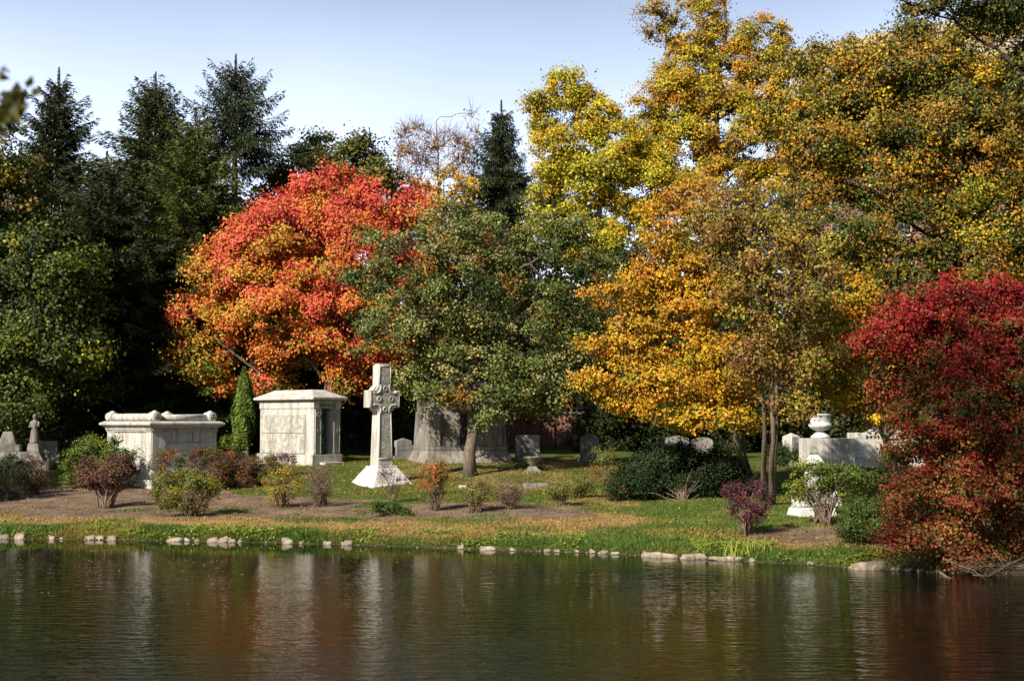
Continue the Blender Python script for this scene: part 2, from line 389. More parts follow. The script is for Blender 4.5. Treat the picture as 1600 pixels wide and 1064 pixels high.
# ------------------------------------------------------------------ ground
def axis(a, b, step, lo, hi):
    core = list(np.arange(a, b, step)); x = b; st = step
    while x < hi: core.append(x); st *= 1.25; x += st
    pre = []; x = a; st = step
    while x > lo: st *= 1.25; x -= st; pre.append(x)
    return np.array(pre[::-1] + core)
def ell(px, py, cx, cy, rx, ry): return 1 - sm(np.sqrt(((px - cx) / rx) ** 2 + ((py - cy) / ry) ** 2), .65, 1.1)
def masks(x, y, z):
    px, py = proj(x, y, z); s = shore_s(x, y); w = vnoise(x, y, 2.0) - .5; w2 = vnoise(x + 31, y + 5, .8) - .5
    sp = s + w * 1.8 + w2 * .8
    b0 = np.interp(px, [-200, 500, 650, 950], [3.0, 3.4, 4.2, 6.0]); b1 = np.interp(px, [-200, 330, 380, 600, 700, 950], [13.5, 14, 11.2, 10.3, 9.6, 8.4])
    mul = sm(sp, b0 - .35, b0 + .35) * (1 - sm(sp, b1 - .5, b1 + .5)) * (1 - sm(px, 900, 990)) * (y > 20)
    mul = mul * (1 - .75 * sm(vnoise(x + 3, y + 9, 1.5), .62, .72) * sm(px, 300, 500))
    mul = np.maximum(mul, ell(px, py, 1275, 836, 130, 17)); mul = np.maximum(mul, ell(px, py, 1480, 850, 150, 60))
    dry = ell(px, py, 900, 813, 130, 15) * .9
    dry = np.maximum(dry, .85 * ell(px, py, 640, 822, 120, 12)); dry = np.maximum(dry, .8 * ell(px, py, 60, 805, 150, 14))
    dry = np.maximum(dry, .8 * (1 - sm(abs(s - 2.4 + w * 3), .5, 1.6)) * (1 - sm(px, 850, 1000)))
    dry = np.maximum(dry, .7 * ell(px, py, 930, 786, 90, 8)); dry = np.maximum(dry, .5 * ell(px, py, 790, 738, 260, 34))
    dry = np.maximum(dry, .8 * ell(px, py, 1300, 853, 170, 8)); dry = np.maximum(dry, .7 * ell(px, py, 1160, 800, 60, 6))
    dry = dry * (.35 + 1.1 * vnoise(x, y + 50, .9)).clip(0, 1)
    return mul, dry, s
xs = axis(-26, 26, .22, -900, 900); ys = axis(27, 66, .2, -60, 1500)
XX, YY = np.meshgrid(xs, ys); ZZ = hz(XX, YY); nx = len(xs)
V = np.stack([XX.ravel(), YY.ravel(), ZZ.ravel()], 1)
I = np.arange(len(V)).reshape(XX.shape); FI = np.stack([I[:-1, :-1].ravel(), I[:-1, 1:].ravel(), I[1:, 1:].ravel(), I[1:, :-1].ravel()], 1)
m, nt, b = newmat('lawn_and_mulch', .95, .1)
mul, dry, sv = masks(XX.ravel(), YY.ravel(), ZZ.ravel())
at = nd(nt, 'ShaderNodeAttribute', attribute_name='groundmask'); sp = nd(nt, 'ShaderNodeSeparateColor'); nt.links.new(at.outputs['Color'], sp.inputs[0])
n1 = noise(nt, 1.1, 6, .65); n2 = noise(nt, 9, 5, .7); n3 = noise(nt, 45, 3, .7)
gr = ramp(nt, n1.outputs[0], [(.3, (.055, .085, .016)), (.5, (.085, .125, .022)), (.7, (.15, .16, .035))])
g2 = ramp(nt, n2.outputs[0], [(.3, (.6,) * 3), (.7, (1.25,) * 3)])
grass_c = mixc(nt, 1.0, gr.outputs[0], g2.outputs[0], 'MULTIPLY')
dryc = ramp(nt, n2.outputs[0], [(.3, (.25, .15, .06)), (.7, (.52, .34, .16))])
mulc = ramp(nt, n3.outputs[0], [(.3, (.05, .036, .028)), (.5, (.20, .148, .112)), (.68, (.44, .335, .25))])
mul2 = ramp(nt, n1.outputs[0], [(.35, (.6, .58, .56)), (.65, (1.35, 1.25, 1.15))])
mulc = mixc(nt, 1.0, mulc.outputs[0], mul2.outputs[0], 'MULTIPLY')
def thr(src, nz, lo=.35, hi=.65):
    a = nd(nt, 'ShaderNodeMath', operation='ADD'); nt.links.new(src, a.inputs[0])
    q = nd(nt, 'ShaderNodeMath', operation='MULTIPLY_ADD'); nt.links.new(nz, q.inputs[0]); q.inputs[1].default_value = .9; q.inputs[2].default_value = -.45
    nt.links.new(q.outputs[0], a.inputs[1]); r = nd(nt, 'ShaderNodeMapRange'); r.inputs[1].default_value = lo; r.inputs[2].default_value = hi
    nt.links.new(a.outputs[0], r.inputs[0]); return r.outputs[0]
c = mixc(nt, thr(sp.outputs[1], n2.outputs[0]), grass_c, dryc.outputs[0])
c = mixc(nt, thr(sp.outputs[0], n2.outputs[0]), c, mulc)
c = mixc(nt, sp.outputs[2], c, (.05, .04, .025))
nt.links.new(c, b.inputs['Base Color']); bump(nt, b, n2.outputs[0], 1.0, .12)
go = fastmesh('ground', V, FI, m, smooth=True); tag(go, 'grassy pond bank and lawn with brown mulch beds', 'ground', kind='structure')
a = go.data.attributes.new('groundmask', 'FLOAT_COLOR', 'POINT'); c4 = np.ones((len(V), 4), np.float32)
c4[:, 0] = mul; c4[:, 1] = dry; c4[:, 2] = np.maximum(1 - sm(sv, .0, .18), .9 * sm(proj(V[:, 0], V[:, 1], V[:, 2])[0], 1420, 1480) * (sv < 6)); a.data.foreach_set('color', c4.ravel())  # blue: dark waterline strip, plus shade under the red tree painted into the soil

# water
m, nt, b = newmat('pond_water', .02, .5); b.inputs['Base Color'].default_value = (.004, .0045, .003, 1); b.inputs['IOR'].default_value = 1.27
tc = nd(nt, 'ShaderNodeTexCoord')
def wn(sx, sy, sc, det, rot=0):
    mp = nd(nt, 'ShaderNodeMapping'); mp.inputs['Scale'].default_value = (sx, sy, 1); mp.inputs['Rotation'].default_value = (0, 0, rot)
    nt.links.new(tc.outputs['Object'], mp.inputs[0]); n = nd(nt, 'ShaderNodeTexNoise', Scale=sc, Detail=det, Roughness=.55); nt.links.new(mp.outputs[0], n.inputs['Vector']); return n.outputs[0]
w1 = wn(.55, 1.5, 3.2, 3, R(6)); w2 = wn(.7, 1.3, 9, 2, R(-12)); w3 = wn(.4, 1, .35, 2)
ad = nd(nt, 'ShaderNodeMath', operation='MULTIPLY_ADD'); nt.links.new(w2, ad.inputs[0]); ad.inputs[1].default_value = .22; nt.links.new(w1, ad.inputs[2])
# calmer and rougher patches of breeze
br_ = nd(nt, 'ShaderNodeMapRange'); nt.links.new(w3, br_.inputs[0]); br_.inputs[1].default_value = .35; br_.inputs[2].default_value = .65; br_.inputs[3].default_value = .6; br_.inputs[4].default_value = 1.0
sy = nd(nt, 'ShaderNodeSeparateXYZ'); nt.links.new(tc.outputs['Object'], sy.inputs[0]); lee = nd(nt, 'ShaderNodeMapRange'); lee.inputs[1].default_value = 18; lee.inputs[2].default_value = 38; lee.inputs[3].default_value = 2.3; lee.inputs[4].default_value = .10; nt.links.new(sy.outputs[1], lee.inputs[0])
bl = nd(nt, 'ShaderNodeMath', operation='MULTIPLY'); nt.links.new(br_.outputs[0], bl.inputs[0]); nt.links.new(lee.outputs[0], bl.inputs[1])   # water lies calmer in the lee of the far bank
bn = nd(nt, 'ShaderNodeBump', Distance=.021); nt.links.new(ad.outputs[0], bn.inputs['Height']); nt.links.new(bl.outputs[0], bn.inputs['Strength']); nt.links.new(bn.outputs[0], b.inputs['Normal'])
mb = MB(); mb.add([(-100, 6, 0), (100, 6, 0), (100, 75, 0), (-100, 75, 0)], [(0, 1, 2, 3)])
tag(mb.build('pond_water', m), 'dark rippled pond water reflecting the trees', 'water', kind='structure')

#@@OBJECTS@@
# ------------------------------------------------------------------ monuments
def at(p, dz=0): return (float(p[0]), float(p[1]), float(p[2]) + dz)

# box shaped tomb with scrolls; origin = near corner of the platform
def box_tomb():
    g = G(238, 764); W, D = 3.1, 3.6
    e = empty('box_tomb', at(g, -.05), R(45), label='large pale box tomb with rolled scroll edging on its top, at the left', cat='tomb')
    p = MB(); p.box(0, 3.6, 0, 6.3, -.5, .37); p.build('platform', M['white'], e, .02)
    o = .25
    pc = list(COL.objects)
    b = MB(); b.box(o, o + W, o, o + D, .372, .62); b.frus(o + .02, o + W - .02, o + .02, o + D - .02, .622, o + .1, o + W - .1, o + .1, o + D - .1, .78)
    b.build('base_moulding', M['marble'], e, .015)
    b = MB(); b.box(o + .12, o + W - .12, o + .12, o + D - .12, .78, 2.2)
    b.build('body', M['marble'], e, .01)
    # raised corner pilasters and a flat panel with joints on the right face
    for (x0, x1) in ((o + .1, o + .70), (o + W - .5, o + W - .1)): b = MB(); b.box(x0, x1, o + .085, o + .119, .782, 2.198); b.build('pilaster', M['marble'], e, .01)
    for (y0, y1) in ((o + .15, o + .5), (o + D - .6, o + D - .1)): b = MB(); b.box(o + .085, o + .119, y0, y1, .782, 2.198); b.build('pilaster', M['marble'], e, .01)
    b = MB(); b.box(o + .78, o + W - .62, o + .108, o + .118, 1.78, 1.80); b.box(o + 1.9, o + 1.915, o + .108, o + .118, 1.81, 2.19)
    b.build('panel_joint', M['grey'], e)
    b = MB(); z = 2.2
    b.box(o + .06, o + W - .06, o + .06, o + D - .06, z + .002, z + .07)
    b.frus(o + .03, o + W - .03, o + .03, o + D - .03, z + .16, o - .13, o + W + .13, o - .13, o + D + .13, z + .27)
    b.box(o - .15, o + W + .15, o - .15, o + D + .15, z + .272, z + .35)
    b.frus(o - .15, o + W + .15, o - .15, o + D + .15, z + .352, o, o + W, o, o + D, z + .42)
    b.build('cornice', M['marble'], e, .012)
    b = MB()
    for i in range(int((D - .1) / .094)): b.box(o + .0, o + .05, o + .06 + i * .094, o + .12 + i * .094, z + .075, z + .155)
    for i in range(int((W - .15) / .094)): b.box(o + .08 + i * .094, o + .135 + i * .094, o + .0, o + .05, z + .075, z + .155)
    b.box(o + .05, o + W - .05, o + .05, o + D - .05, z + .072, z + .158)
    b.build('dentil_band', M['marble'], e)
    zt = z + .42 + .15; b = MB()
    b.tube([(o + .28, o + .5, zt), (o + .28, o + D - .1, zt)], .15, 16)
    b.tube([(o + .55, o + .28, zt - .02), (o + W - .45, o + .28, zt - .02)], .13, 16)
    b.tube([(o + .28, o + D - .22, zt), (o + W - .3, o + D - .22, zt)], .13, 12)
    b.tube([(o + W - .25, o + .5, zt), (o + W - .25, o + D - .1, zt)], .13, 12)
    b.box(o + .3, o + W - .3, o + .3, o + D - .3, z + .421, z + .5)
    b.build('rolled_edge', M['marble'], e, smooth=True)
    for (x, y) in ((o + .3, o + .26), (o + W - .3, o + .26), (o + .28, o + D - .15), (o + W - .3, o + D - .15)):
        b = MB(); q = .05; zc = zt + .02
        b.tube([(x, y - .2, zc), (x, y + .26, zc)], .19, 18)
        for rr_, qq in ((.13, .03), (.06, .03)): b.torus((x, y - .21, zc), rr_, qq, 16, 6)
        b.tube([(x - .21, y + .05, zc), (x + .21, y + .05, zc)], .13, 14)
        b.lathe([(0.01, zc + .1), (.14, zc + .13), (.10, zc + .22), (.01, zc + .25)], x, y, 12)
        b.build('scroll', M['marble'], e, smooth=True)
    for ob in [q for q in COL.objects if q not in pc]: ob.location.y = .30

box_tomb()

def mausoleum():
    g = G(490, 727); e = empty('mausoleum', at(g, -.05), R(48), label='small pale granite mausoleum with hipped roof and green bronze door', cat='mausoleum')
    W, D = 1.48, 3.65
    b = MB(); b.box(-.10, W + .10, -.04, D + .1, -.4, .50)
    b.build('plinth', M['marble'], e, .02)
    b = MB(); b.box(.3, W - .12, -.42, -.045, -.3, .17); b.box(-.35, W + .45, -.8, -.43, -.45, -.02)
    b.build('step', M['marble'], e, .015)
    # walls; the doorway stands open in the front
    x0, x1 = .42, 1.06
    b = MB(); b.box(0, x0, 0, .5, .502, 2.46); b.box(x1, W, 0, .5, .502, 2.46); b.box(0, W, .5, D, .502, 2.46)
    b.build('wall', M['marble'], e, .012)
    b = MB(); b.box(-.035, -.001, .55, D - .1, .53, 1.37); b.box(-.035, -.001, .55, D - .1, 1.40, 2.20)
    # uneven dressed blocks
    b.build('rough_blocks', M['rock_face'], e, .012)
    b = MB(); b.box(-.03, W + .03, -.03, D + .03, 2.462, 2.76); b.build('frieze', M['marble'], e, .01)
    b = MB(); b.box(-.06, W + .06, -.06, D + .06, 2.762, 2.80)
    b.frus(-.02, W + .02, -.02, D + .02, 2.802, -.2, W + .2, -.2, D + .2, 2.84); b.box(-.22, W + .22, -.22, D + .22, 2.842, 2.93)
    b.frus(-.22, W + .22, -.22, D + .22, 2.932, .42, W - .42, .62, D - .5, 3.27); b.build('roof', M['marble'], e, .01)
    for (a0, a1) in ((.08, .34), (1.12, 1.40)):
        b = MB(); b.box(a0, a1, -.022, -.001, .56, 2.40); b.build('pilaster', M['carved'], e, .004)
        b = MB()
        for k in (0, 1):
            xx = a0 - .03 if k == 0 else a1; b.box(xx, xx + .03, -.04, -.001, .56, 2.43)
        b.box(a0 + .001, a1 - .001, -.04, -.001, 2.402, 2.43); b.torus(((a0 + a1) / 2, -.035, 2.2), .085, .018, 16, 6)
        b.box((a0 + a1) / 2 - .07, (a0 + a1) / 2 - .04, -.034, -.023, 1.6, 2.08); b.box((a0 + a1) / 2 + .04, (a0 + a1) / 2 + .07, -.034, -.023, 1.6, 2.08)
        b.torus(((a0 + a1) / 2, -.03, 1.5), .06, .014, 12, 6); b.build('carved_frame', M['marble'], e)
    d = empty('door', (0, 0, 0)); d.parent = e
    b = MB(); b.box(x0 + .002, x1 - .002, .40, .46, .503, 2.44)
    b.box(x0 + .06, x1 - .06, .37, .399, .56, 1.0); b.build('door_leaf', M['bronze'], d, .008)
    b = MB(); cx = .74
    b.lathe([(.01, .95), (.05, 1.0), (.03, 1.2), (.07, 1.5), (.11, 1.72), (.08, 1.85), (.02, 1.95), (.01, 2.0)], cx, .36, 10)
    for k in range(5):
        a = -1.2 + k * .6; b.tube([(cx, .35, 1.45 + .05 * k), (cx + .17 * math.sin(a), .34, 1.6 + .14 * math.cos(a) + .03 * k)], [.03, .012], 6)
    for sx in (-1, 1): b.torus((cx + sx * .07, .36, 1.12), .055, .014, 14, 6); b.torus((cx + sx * .09, .36, 1.24), .035, .012, 14, 6)
    b.build('door_ornament', M['bronze'], d, smooth=True)
    b = MB(); b.tube([(.56, .36, 1.35), (.56, .30, 1.37), (.56, .30, 1.58), (.56, .36, 1.6)], .018, 8); b.build('door_handle', M['marble'], d)
    b = MB(); b.box(x0 + .12, x1 - .12, .385, .399, 1.05, 2.25); b.build('door_glass', M['glass'], d)
    cu = bpy.data.curves.new('inscription', 'FONT'); cu.body = 'PARKER'; cu.size = .21; cu.align_x = 'CENTER'; cu.extrude = .012; cu.space_character = 1.25
    t = bpy.data.objects.new('inscription', cu); COL.objects.link(t); dg = bpy.context.evaluated_depsgraph_get()
    me = bpy.data.meshes.new_from_object(t.evaluated_get(dg)); bpy.data.objects.remove(t)
    o = bpy.data.objects.new('inscription', me); COL.objects.link(o); me.materials.clear(); me.materials.append(M['letter'])
    o.parent = e; o.location = (W / 2, -.033, 2.525); o.rotation_euler = (R(90), 0, 0)
mausoleum()

def celtic_cross():
    g = G(583, 763); W = 1.9; ang = R(37)
    e = empty('celtic_cross', at(g, -.06), ang, label='tall carved celtic cross on a broad white sloping base', cat='cross')
    c = W / 2; b = MB(); b.box(0, W, 0, W, -.4, .10)
    n = 7; prof = [(0, .101), (.10, .22), (.22, .38), (.33, .56), (.43, .70), (.50, .80), (.505, .86)]
    for (i0, z0), (i1, z1) in zip(prof[:-1], prof[1:]): b.frus(i0, W - i0, i0, W - i0, z0, i1, W - i1, i1, W - i1, z1)
    b.build('base', M['white'], e, .02)
    z0 = .85; sb, st = .33, .285                      # half widths of the front, bottom and head
    tb, tt = .29, .225                                # half depths
    zc = 3.42; b = MB(); zs = 2.95
    b.frus(c - sb, c + sb, c - tb, c + tb, z0, c - st, c + st, c - tt, c + tt, zs)
    b.build('shaft', M['marble'], e, .015)
    hd = []; r = .17                                   # head outline with round armpits
    zt = 4.72; aw = .68; ah = .33; hw = .285
    def arc(cx, cz, r, a0, a1, k=7): return [(cx + r * math.cos(R(a0 + (a1 - a0) * i / k)), cz + r * math.sin(R(a0 + (a1 - a0) * i / k))) for i in range(k + 1)]
    pts = [(c - hw, zs)] + arc(c - hw - .02, zc - ah - .02, .17, -80, -190)[::-1][0:0]
    head = [(c - hw, zs + .001), (c + hw, zs + .001), (c + hw, zc - ah - .20)] + arc(c + hw + .0, zc - ah, .17, 270, 360, 5)[::-1][0:0]
    head += arc(c + hw + .03, zc - ah - .03, .15, -100 + 360, 10 + 90 + 90, 6)[0:0]
    head += [(c + hw + .04, zc - ah - .12), (c + hw + .13, zc - ah), (c + aw, zc - ah), (c + aw, zc + ah), (c + hw + .13, zc + ah), (c + hw + .04, zc + ah + .12),
             (c + hw, zc + ah + .20), (c + hw - .012, zt), (c - hw + .012, zt), (c - hw, zc + ah + .20), (c - hw - .04, zc + ah + .12), (c - hw - .13, zc + ah), (c - aw, zc + ah),
             (c - aw, zc - ah), (c - hw - .13, zc - ah), (c - hw - .04, zc - ah - .12), (c - hw, zc - ah - .20)]
    b = MB(); b.prism(head, c - tt, c + tt); b.box(c - hw + .06, c + hw - .06, c - tt + .05, c + tt - .05, zt + .001, zt + .055)
    b.build('head', M['marble'], e, .012)
    # ring: four quarter arcs thinner than the cross
    for q in range(4):
        b = MB()
        a0, a1 = R(90 * q + 26), R(90 * q + 64); k = 8; V = []
        for i in range(k + 1):
            a = a0 + (a1 - a0) * i / k
            for rr_, yy in ((.50, -.17), (.60, -.17), (.60, .17), (.50, .17)): V.append((c + rr_ * math.cos(a), c + yy, zc + rr_ * math.sin(a)))
        Fs = [(i * 4 + j, i * 4 + (j + 1) % 4, i * 4 + 4 + (j + 1) % 4, i * 4 + 4 + j) for i in range(k) for j in range(4)]
        b.add(V, Fs + [(3, 2, 1, 0), (k * 4, k * 4 + 1, k * 4 + 2, k * 4 + 3)])
        b.build('ring_arc', M['marble'], e)
    yf = c - tt
    b = MB()
    b.box(c - .21, c + .21, yf - .012, yf - .001, zc + .62, zt - .1); b.box(c - .21, c + .21, yf - .012, yf - .001, zc - .5, zc + .60)
    b.box(c - .60, c - .215, yf - .012, yf - .001, zc - .24, zc + .24); b.box(c + .215, c + .60, yf - .012, yf - .001, zc - .24, zc + .24)
    b.build('carved_head_panel', M['carved'], e)
    b = MB()
    def fr(z): u = (z - z0) / (zs - z0); return sb + (st - sb) * u, c - (tb + (tt - tb) * u)
    za, zb = z0 + .34, zs - .1; (sa, ya), (s2, y2) = fr(za), fr(zb)
    V = [(c - sa + .07, ya - .014, za), (c + sa - .07, ya - .014, za), (c + s2 - .07, y2 - .014, zb), (c - s2 + .07, y2 - .014, zb)]
    b.add(V + [(x, y + .013, z) for x, y, z in V], [(0, 1, 2, 3), (0, 4, 5, 1), (1, 5, 6, 2), (2, 6, 7, 3), (3, 7, 4, 0)])
    b.build('carved_shaft_panel', M['carved'], e)
    b = MB()
    for sx in (-1, 1):
        V0, V1 = (c + sx * (sa - .035), ya - .012, z0 + .3), (c + sx * (s2 - .035), y2 - .012, zc - ah - .2); b.tube([V0, V1], .028, 6)
        b.tube([(c + sx * .25, yf - .008, zc + ah + .22), (c + sx * .245, yf - .008, zt - .04)], .024, 6)
        b.tube([(c + sx * .40, yf - .008, zc + .28), (c + sx * .64, yf - .008, zc + .28), (c + sx * .64, yf - .008, zc - .28), (c + sx * .40, yf - .008, zc - .28)], .024, 6)
        for sz in (-1, 1):
            cx, cz = c + sx * .40, zc + sz * .43
            a0 = {(1, 1): 150, (-1, 1): -60, (1, -1): 60, (-1, -1): -150 + 180 * 0}[(sx, sz)]
            mid = math.degrees(math.atan2(-sz, -sx)); b.torus((cx, yf - .01, cz), .215, .038, 16, 6, R(mid - 75), R(mid + 75))
    b.tube([(c - .25, yf - .008, zt - .04), (c + .25, yf - .008, zt - .04)], .024, 6)
    b.tube([(c - sa, ya - .012, z0 + .3), (c + sa, ya - .012, z0 + .3)], .028, 6)
    b.build('border_moulding', M['marble'], e, smooth=True)
    for dx, dz in ((0, .40), (0, -.40), (-.27, 0), (.27, 0)):
        b = MB(); b.torus((c + dx, yf - .015, zc + dz), .085, .026, 16, 6); b.build('carved_boss', M['marble'], e, smooth=True)
celtic_cross()

def big_tomb():
    g = G(662, 727); e = empty('stepped_mausoleum', at(g, -.05), R(17), label='big old mausoleum with sloping base in leaf shade behind the green oak', cat='mausoleum')
    W, D = 4.0, 3.4
    b = MB(); b.box(0, W, 0, D, -.5, .12); b.frus(.02, W - .02, .02, D - .02, .122, .26, W - .26, .26, D - .26, .66); b.build('base', M['limestone'], e, .02)
    b = MB(); b.box(.24, W - .24, .24, D - .24, .662, .84); b.frus(.28, W - .28, .28, D - .28, .842, .36, W - .36, .36, D - .36, 2.3)
    b.build('lower_wall', M['limestone'], e, .015)
    b = MB(); b.box(.40, W - .40, .40, D - .40, 2.302, 3.1); b.build('upper_wall', M['limestone'], e, .015)
    b = MB(); b.box(.22, W - .22, .22, D - .22, 3.102, 3.3); b.frus(.22, W - .22, .22, D - .22, 3.302, 1.6, W - 1.6, 1.2, D - 1.2, 3.75); b.build('roof', M['limestone'], e, .015)
    for x in (.5, 1.35, 2.35, 3.2): b = MB(); b.box(x, x + .28, .22, .30, .86, 2.28); b.build('pilaster', M['limestone'], e, .01)
    b = MB(); b.box(1.66, 2.32, .262, .29, .9, 2.2); b.build('door', M['iron'], e)
big_tomb()

def slab(name, label, g, rz, w, d, h, mat, base=None, top='flat', cat='gravestone', **k):
    e = empty(name, at(g, -.04), rz, label=label, cat=cat, **k)
    b = MB(); bh = 0
    if base: bh = base; b.box(-w / 2 - .12, w / 2 + .12, -d / 2 - .1, d / 2 + .1, -.3, bh); b.build('plinth', M[mat], e, .012); b = MB()
    z0 = bh + .001 if base else -.3
    if top == 'flat': b.box(-w / 2, w / 2, -d / 2, d / 2, z0, h)
    elif top == 'gable': b.prism([(-w / 2, z0), (w / 2, z0), (w / 2, h - .12), (0, h), (-w / 2, h - .12)], -d / 2, d / 2)
    elif top == 'pyr': b.box(-w / 2, w / 2, -d / 2, d / 2, z0, h - .15); b.frus(-w / 2, w / 2, -d / 2, d / 2, h - .149, -.02, .02, -.02, .02, h)
    elif top == 'round':
        pts = [(-w / 2, z0), (w / 2, z0), (w / 2, h - .2)] + [(w / 2 * math.cos(R(a)), h - .2 + .2 * math.sin(R(a))) for a in range(15, 180, 15)] + [(-w / 2, h - .2)]
        b.prism(pts, -d / 2, d / 2)
    b.build('stone', M[mat], e, .02)
    b = MB(); b.box(-w * .32, w * .32, -d / 2 - .012, -d / 2 - .001, h * .45, h * .75); b.build('panel', M[mat], e, .004)
    return e
slab('gravestone', 'wide dark grey slab gravestone standing right of the big old mausoleum', Gd(824, 61.5), R(10), 1.05, .3, 1.15, 'grey', .2)
slab('gravestone', 'pale gravestone in the shade behind the left edge of the yellow tree', Gd(921, 63), R(15), .8, .3, 1.2, 'limestone', .2, 'round')
slab('gravestone', 'pale gravestone showing above the left of the dark yew mound', Gd(1057, 60), R(20), 1.0, .35, 1.25, 'marble', .2, 'gable')
slab('gravestone', 'brownish rough boulder gravestone above the middle of the dark yew mound', Gd(1097, 61), R(-10), .95, .45, 1.1, 'limestone', None, 'round')
slab('gravestone', 'square pale pillar stone with pointed top behind the low dark hedge', Gd(1236, 58), R(38), .52, .52, 1.35, 'marble', .25, 'pyr')
slab('gravestone', 'small steep gabled dark stone between the cross and the old mausoleum', Gd(630, 64), R(25), .75, .3, .95, 'grey', .15, 'gable')
slab('gravestone', 'small white domed stone between the box tomb and the mausoleum', Gd(376, 61), R(20), .5, .35, 1.0, 'white', .35, 'round')
def flat_marker(px, py, w, label, mat):
    g = G(px, py); b = MB(); b.box(-w / 2, w / 2, -.22, .22, -.15, .09); o = b.build('grave_marker', M[mat], None, .02); o.location = at(g); o.rotation_euler = (0, 0, R(12)); tag(o, label, 'grave marker')
flat_marker(724, 762, .28, 'small cream flat marker in the grass right of the orange shrub', 'marble')
flat_marker(839, 759, .95, 'long dark flat marker in the grass in front of the oak shade', 'grey')
# carved urn pedestal by the grey slab
g = G(832, 737); e = empty('carved_pedestal', at(g, -.03), R(15), label='short carved urn pedestal with wide rim in front of the grey slab', cat='pedestal')
b = MB(); b.box(-.28, .28, -.28, .28, -.2, .1); b.frus(-.22, .22, -.22, .22, .101, -.12, .12, -.12, .12, .25); b.build('foot', M['limestone'], e, .01)
b = MB(); b.lathe([(.1, .251), (.12, .32), (.24, .42), (.27, .52), (.36, .58), (.36, .63), (.25, .64)], 0, 0, 20); b.build('bowl', M['limestone'], e, smooth=True)

# left monuments in the shade
g = Gd(30, 60.6); e = empty('stepped_monument', at(g, -.05), R(12), label='stepped stone monument in deep shade at the far left edge', cat='monument')
b = MB(); b.box(-1.5, 1.35, -1, 1, -.4, .35); b.frus(-1.3, 1.1, -.85, .85, .352, -1.1, .9, -.7, .7, .75); b.build('base', M['limestone'], e, .02)
b = MB(); b.box(-1.0, .1, -.5, .5, .752, 1.05); b.frus(-.8, -.05, -.4, .4, 1.052, -.6, -.25, -.25, .25, 1.6); b.build('block', M['limestone'], e, .02)
b = MB(); b.frus(.35, .85, -.25, .25, .752, .4, .8, -.2, .2, 1.1); b.build('pedestal', M['limestone'], e, .02)
g2 = np.array(g) + [.62, .12, 1.04]; s_ = empty('stone_statue', at(g2), R(-5), label='weathered standing stone figure on the stepped monument at far left', cat='statue')
b = MB(); b.lathe([(.19, 0), (.2, .1), (.16, .45), (.13, .62), (.17, .8), (.15, .95), (.06, 1.0), (.055, 1.05), (.09, 1.1), (.095, 1.17), (.07, 1.24), (.01, 1.27)], 0, 0, 14)
b.tube([(-.15, 0, .92), (-.2, -.06, .72), (-.08, -.17, .68)], [.05, .045, .03], 8); b.tube([(.15, 0, .92), (.21, -.05, .72), (.06, -.18, .74)], [.05, .045, .03], 8)
b.build('figure', M['limestone'], s_, smooth=True)
slab('gravestone', 'blocky grey stone in deep shade left of the box tomb', Gd(74, 63), R(12), .9, .5, 1.0, 'grey', .4)

# urn terrace on the right
g = G(1266, 731, dmin=50); e = empty('stepped_exedra', at(g, -.05), R(8), label='long white stepped stone wall behind the red tree, under the urn', cat='monument')
k = 60 / F
b = MB(); b.box(0, 1.85, 0, 1.3, -.4, 1.20); b.build('end_pier', M['marble'], e, .015)
b = MB()
xs_ = [1.852, 2.55, 3.3, 4.3, 5.6, 7.2]
for i, (xa, za) in enumerate([(1.852, 1.2), (2.3, .95), (2.9, .95), (3.6, .8), (4.6, .62)]): pass
b.box(1.852, 6.6, .25, 1.3, -.4, .42); b.box(1.6, 7.2, -.35, -.002, -.4, .12)
for (a0, a1, z0, z1) in ((1.853, 2.9, .422, .74), (2.903, 4.0, .422, .74), (4.003, 5.4, .422, .74), (1.853, 3.3, .742, 1.18), (3.303, 4.4, .742, 1.12), (2.0, 2.75, 1.182, 1.42), (2.753, 3.9, 1.182, 1.55), (4.403, 5.3, .742, 1.3)):
    b.box(a0, a1, .3, 1.25, z0, z1)
b.build('stone_block', M['marble'], e, .02)
gu = np.array(g) + [.52, .5, 1.16]; u = empty('garden_urn', at(gu), 0, label='white stone garden urn on the end pier of the stepped wall', cat='urn')
b = MB(); b.lathe([(.01, 0), (.38, .0), (.38, .06), (.30, .13), (.18, .22), (.15, .28)], 0, 0, 32); b.build('foot', M['white'], u, smooth=True)
b = MB(); b.lathe([(.15, .28), (.26, .32), (.38, .38), (.45, .46), (.455, .53), (.42, .58), (.385, .60), (.39, .65), (.405, .86), (.44, .90), (.445, .95), (.37, .952), (.34, .7), (.01, .66)], 0, 0, 32); b.build('bowl', M['white'], u, smooth=True)

# white rock-faced monument on the right lawn
g = G(1272, 805); e = empty('white_monument', at(g, -.05), R(14), label='white rustic stone monument with rough base behind the green vase shaped shrub', cat='monument')
k = g[1] / F
b = MB(); b.frus(-.78, .55, -.5, .5, -.3, -.62, .5, -.4, .4, .28); b.build('rough_base', M['white'], e, .03)
b = MB(); b.box(-.6, .86, -.12, .3, .281, .72); b.build('ledge', M['white'], e, .05)
b = MB(); b.frus(-.22, .3, -.1, .25, .722, -.17, .25, -.08, .22, 1.55); b.frus(-.26, .34, -.14, .27, 1.552, -.07, .17, -.03, .14, 1.82); b.build('upright_stone', M['white'], e, .03)

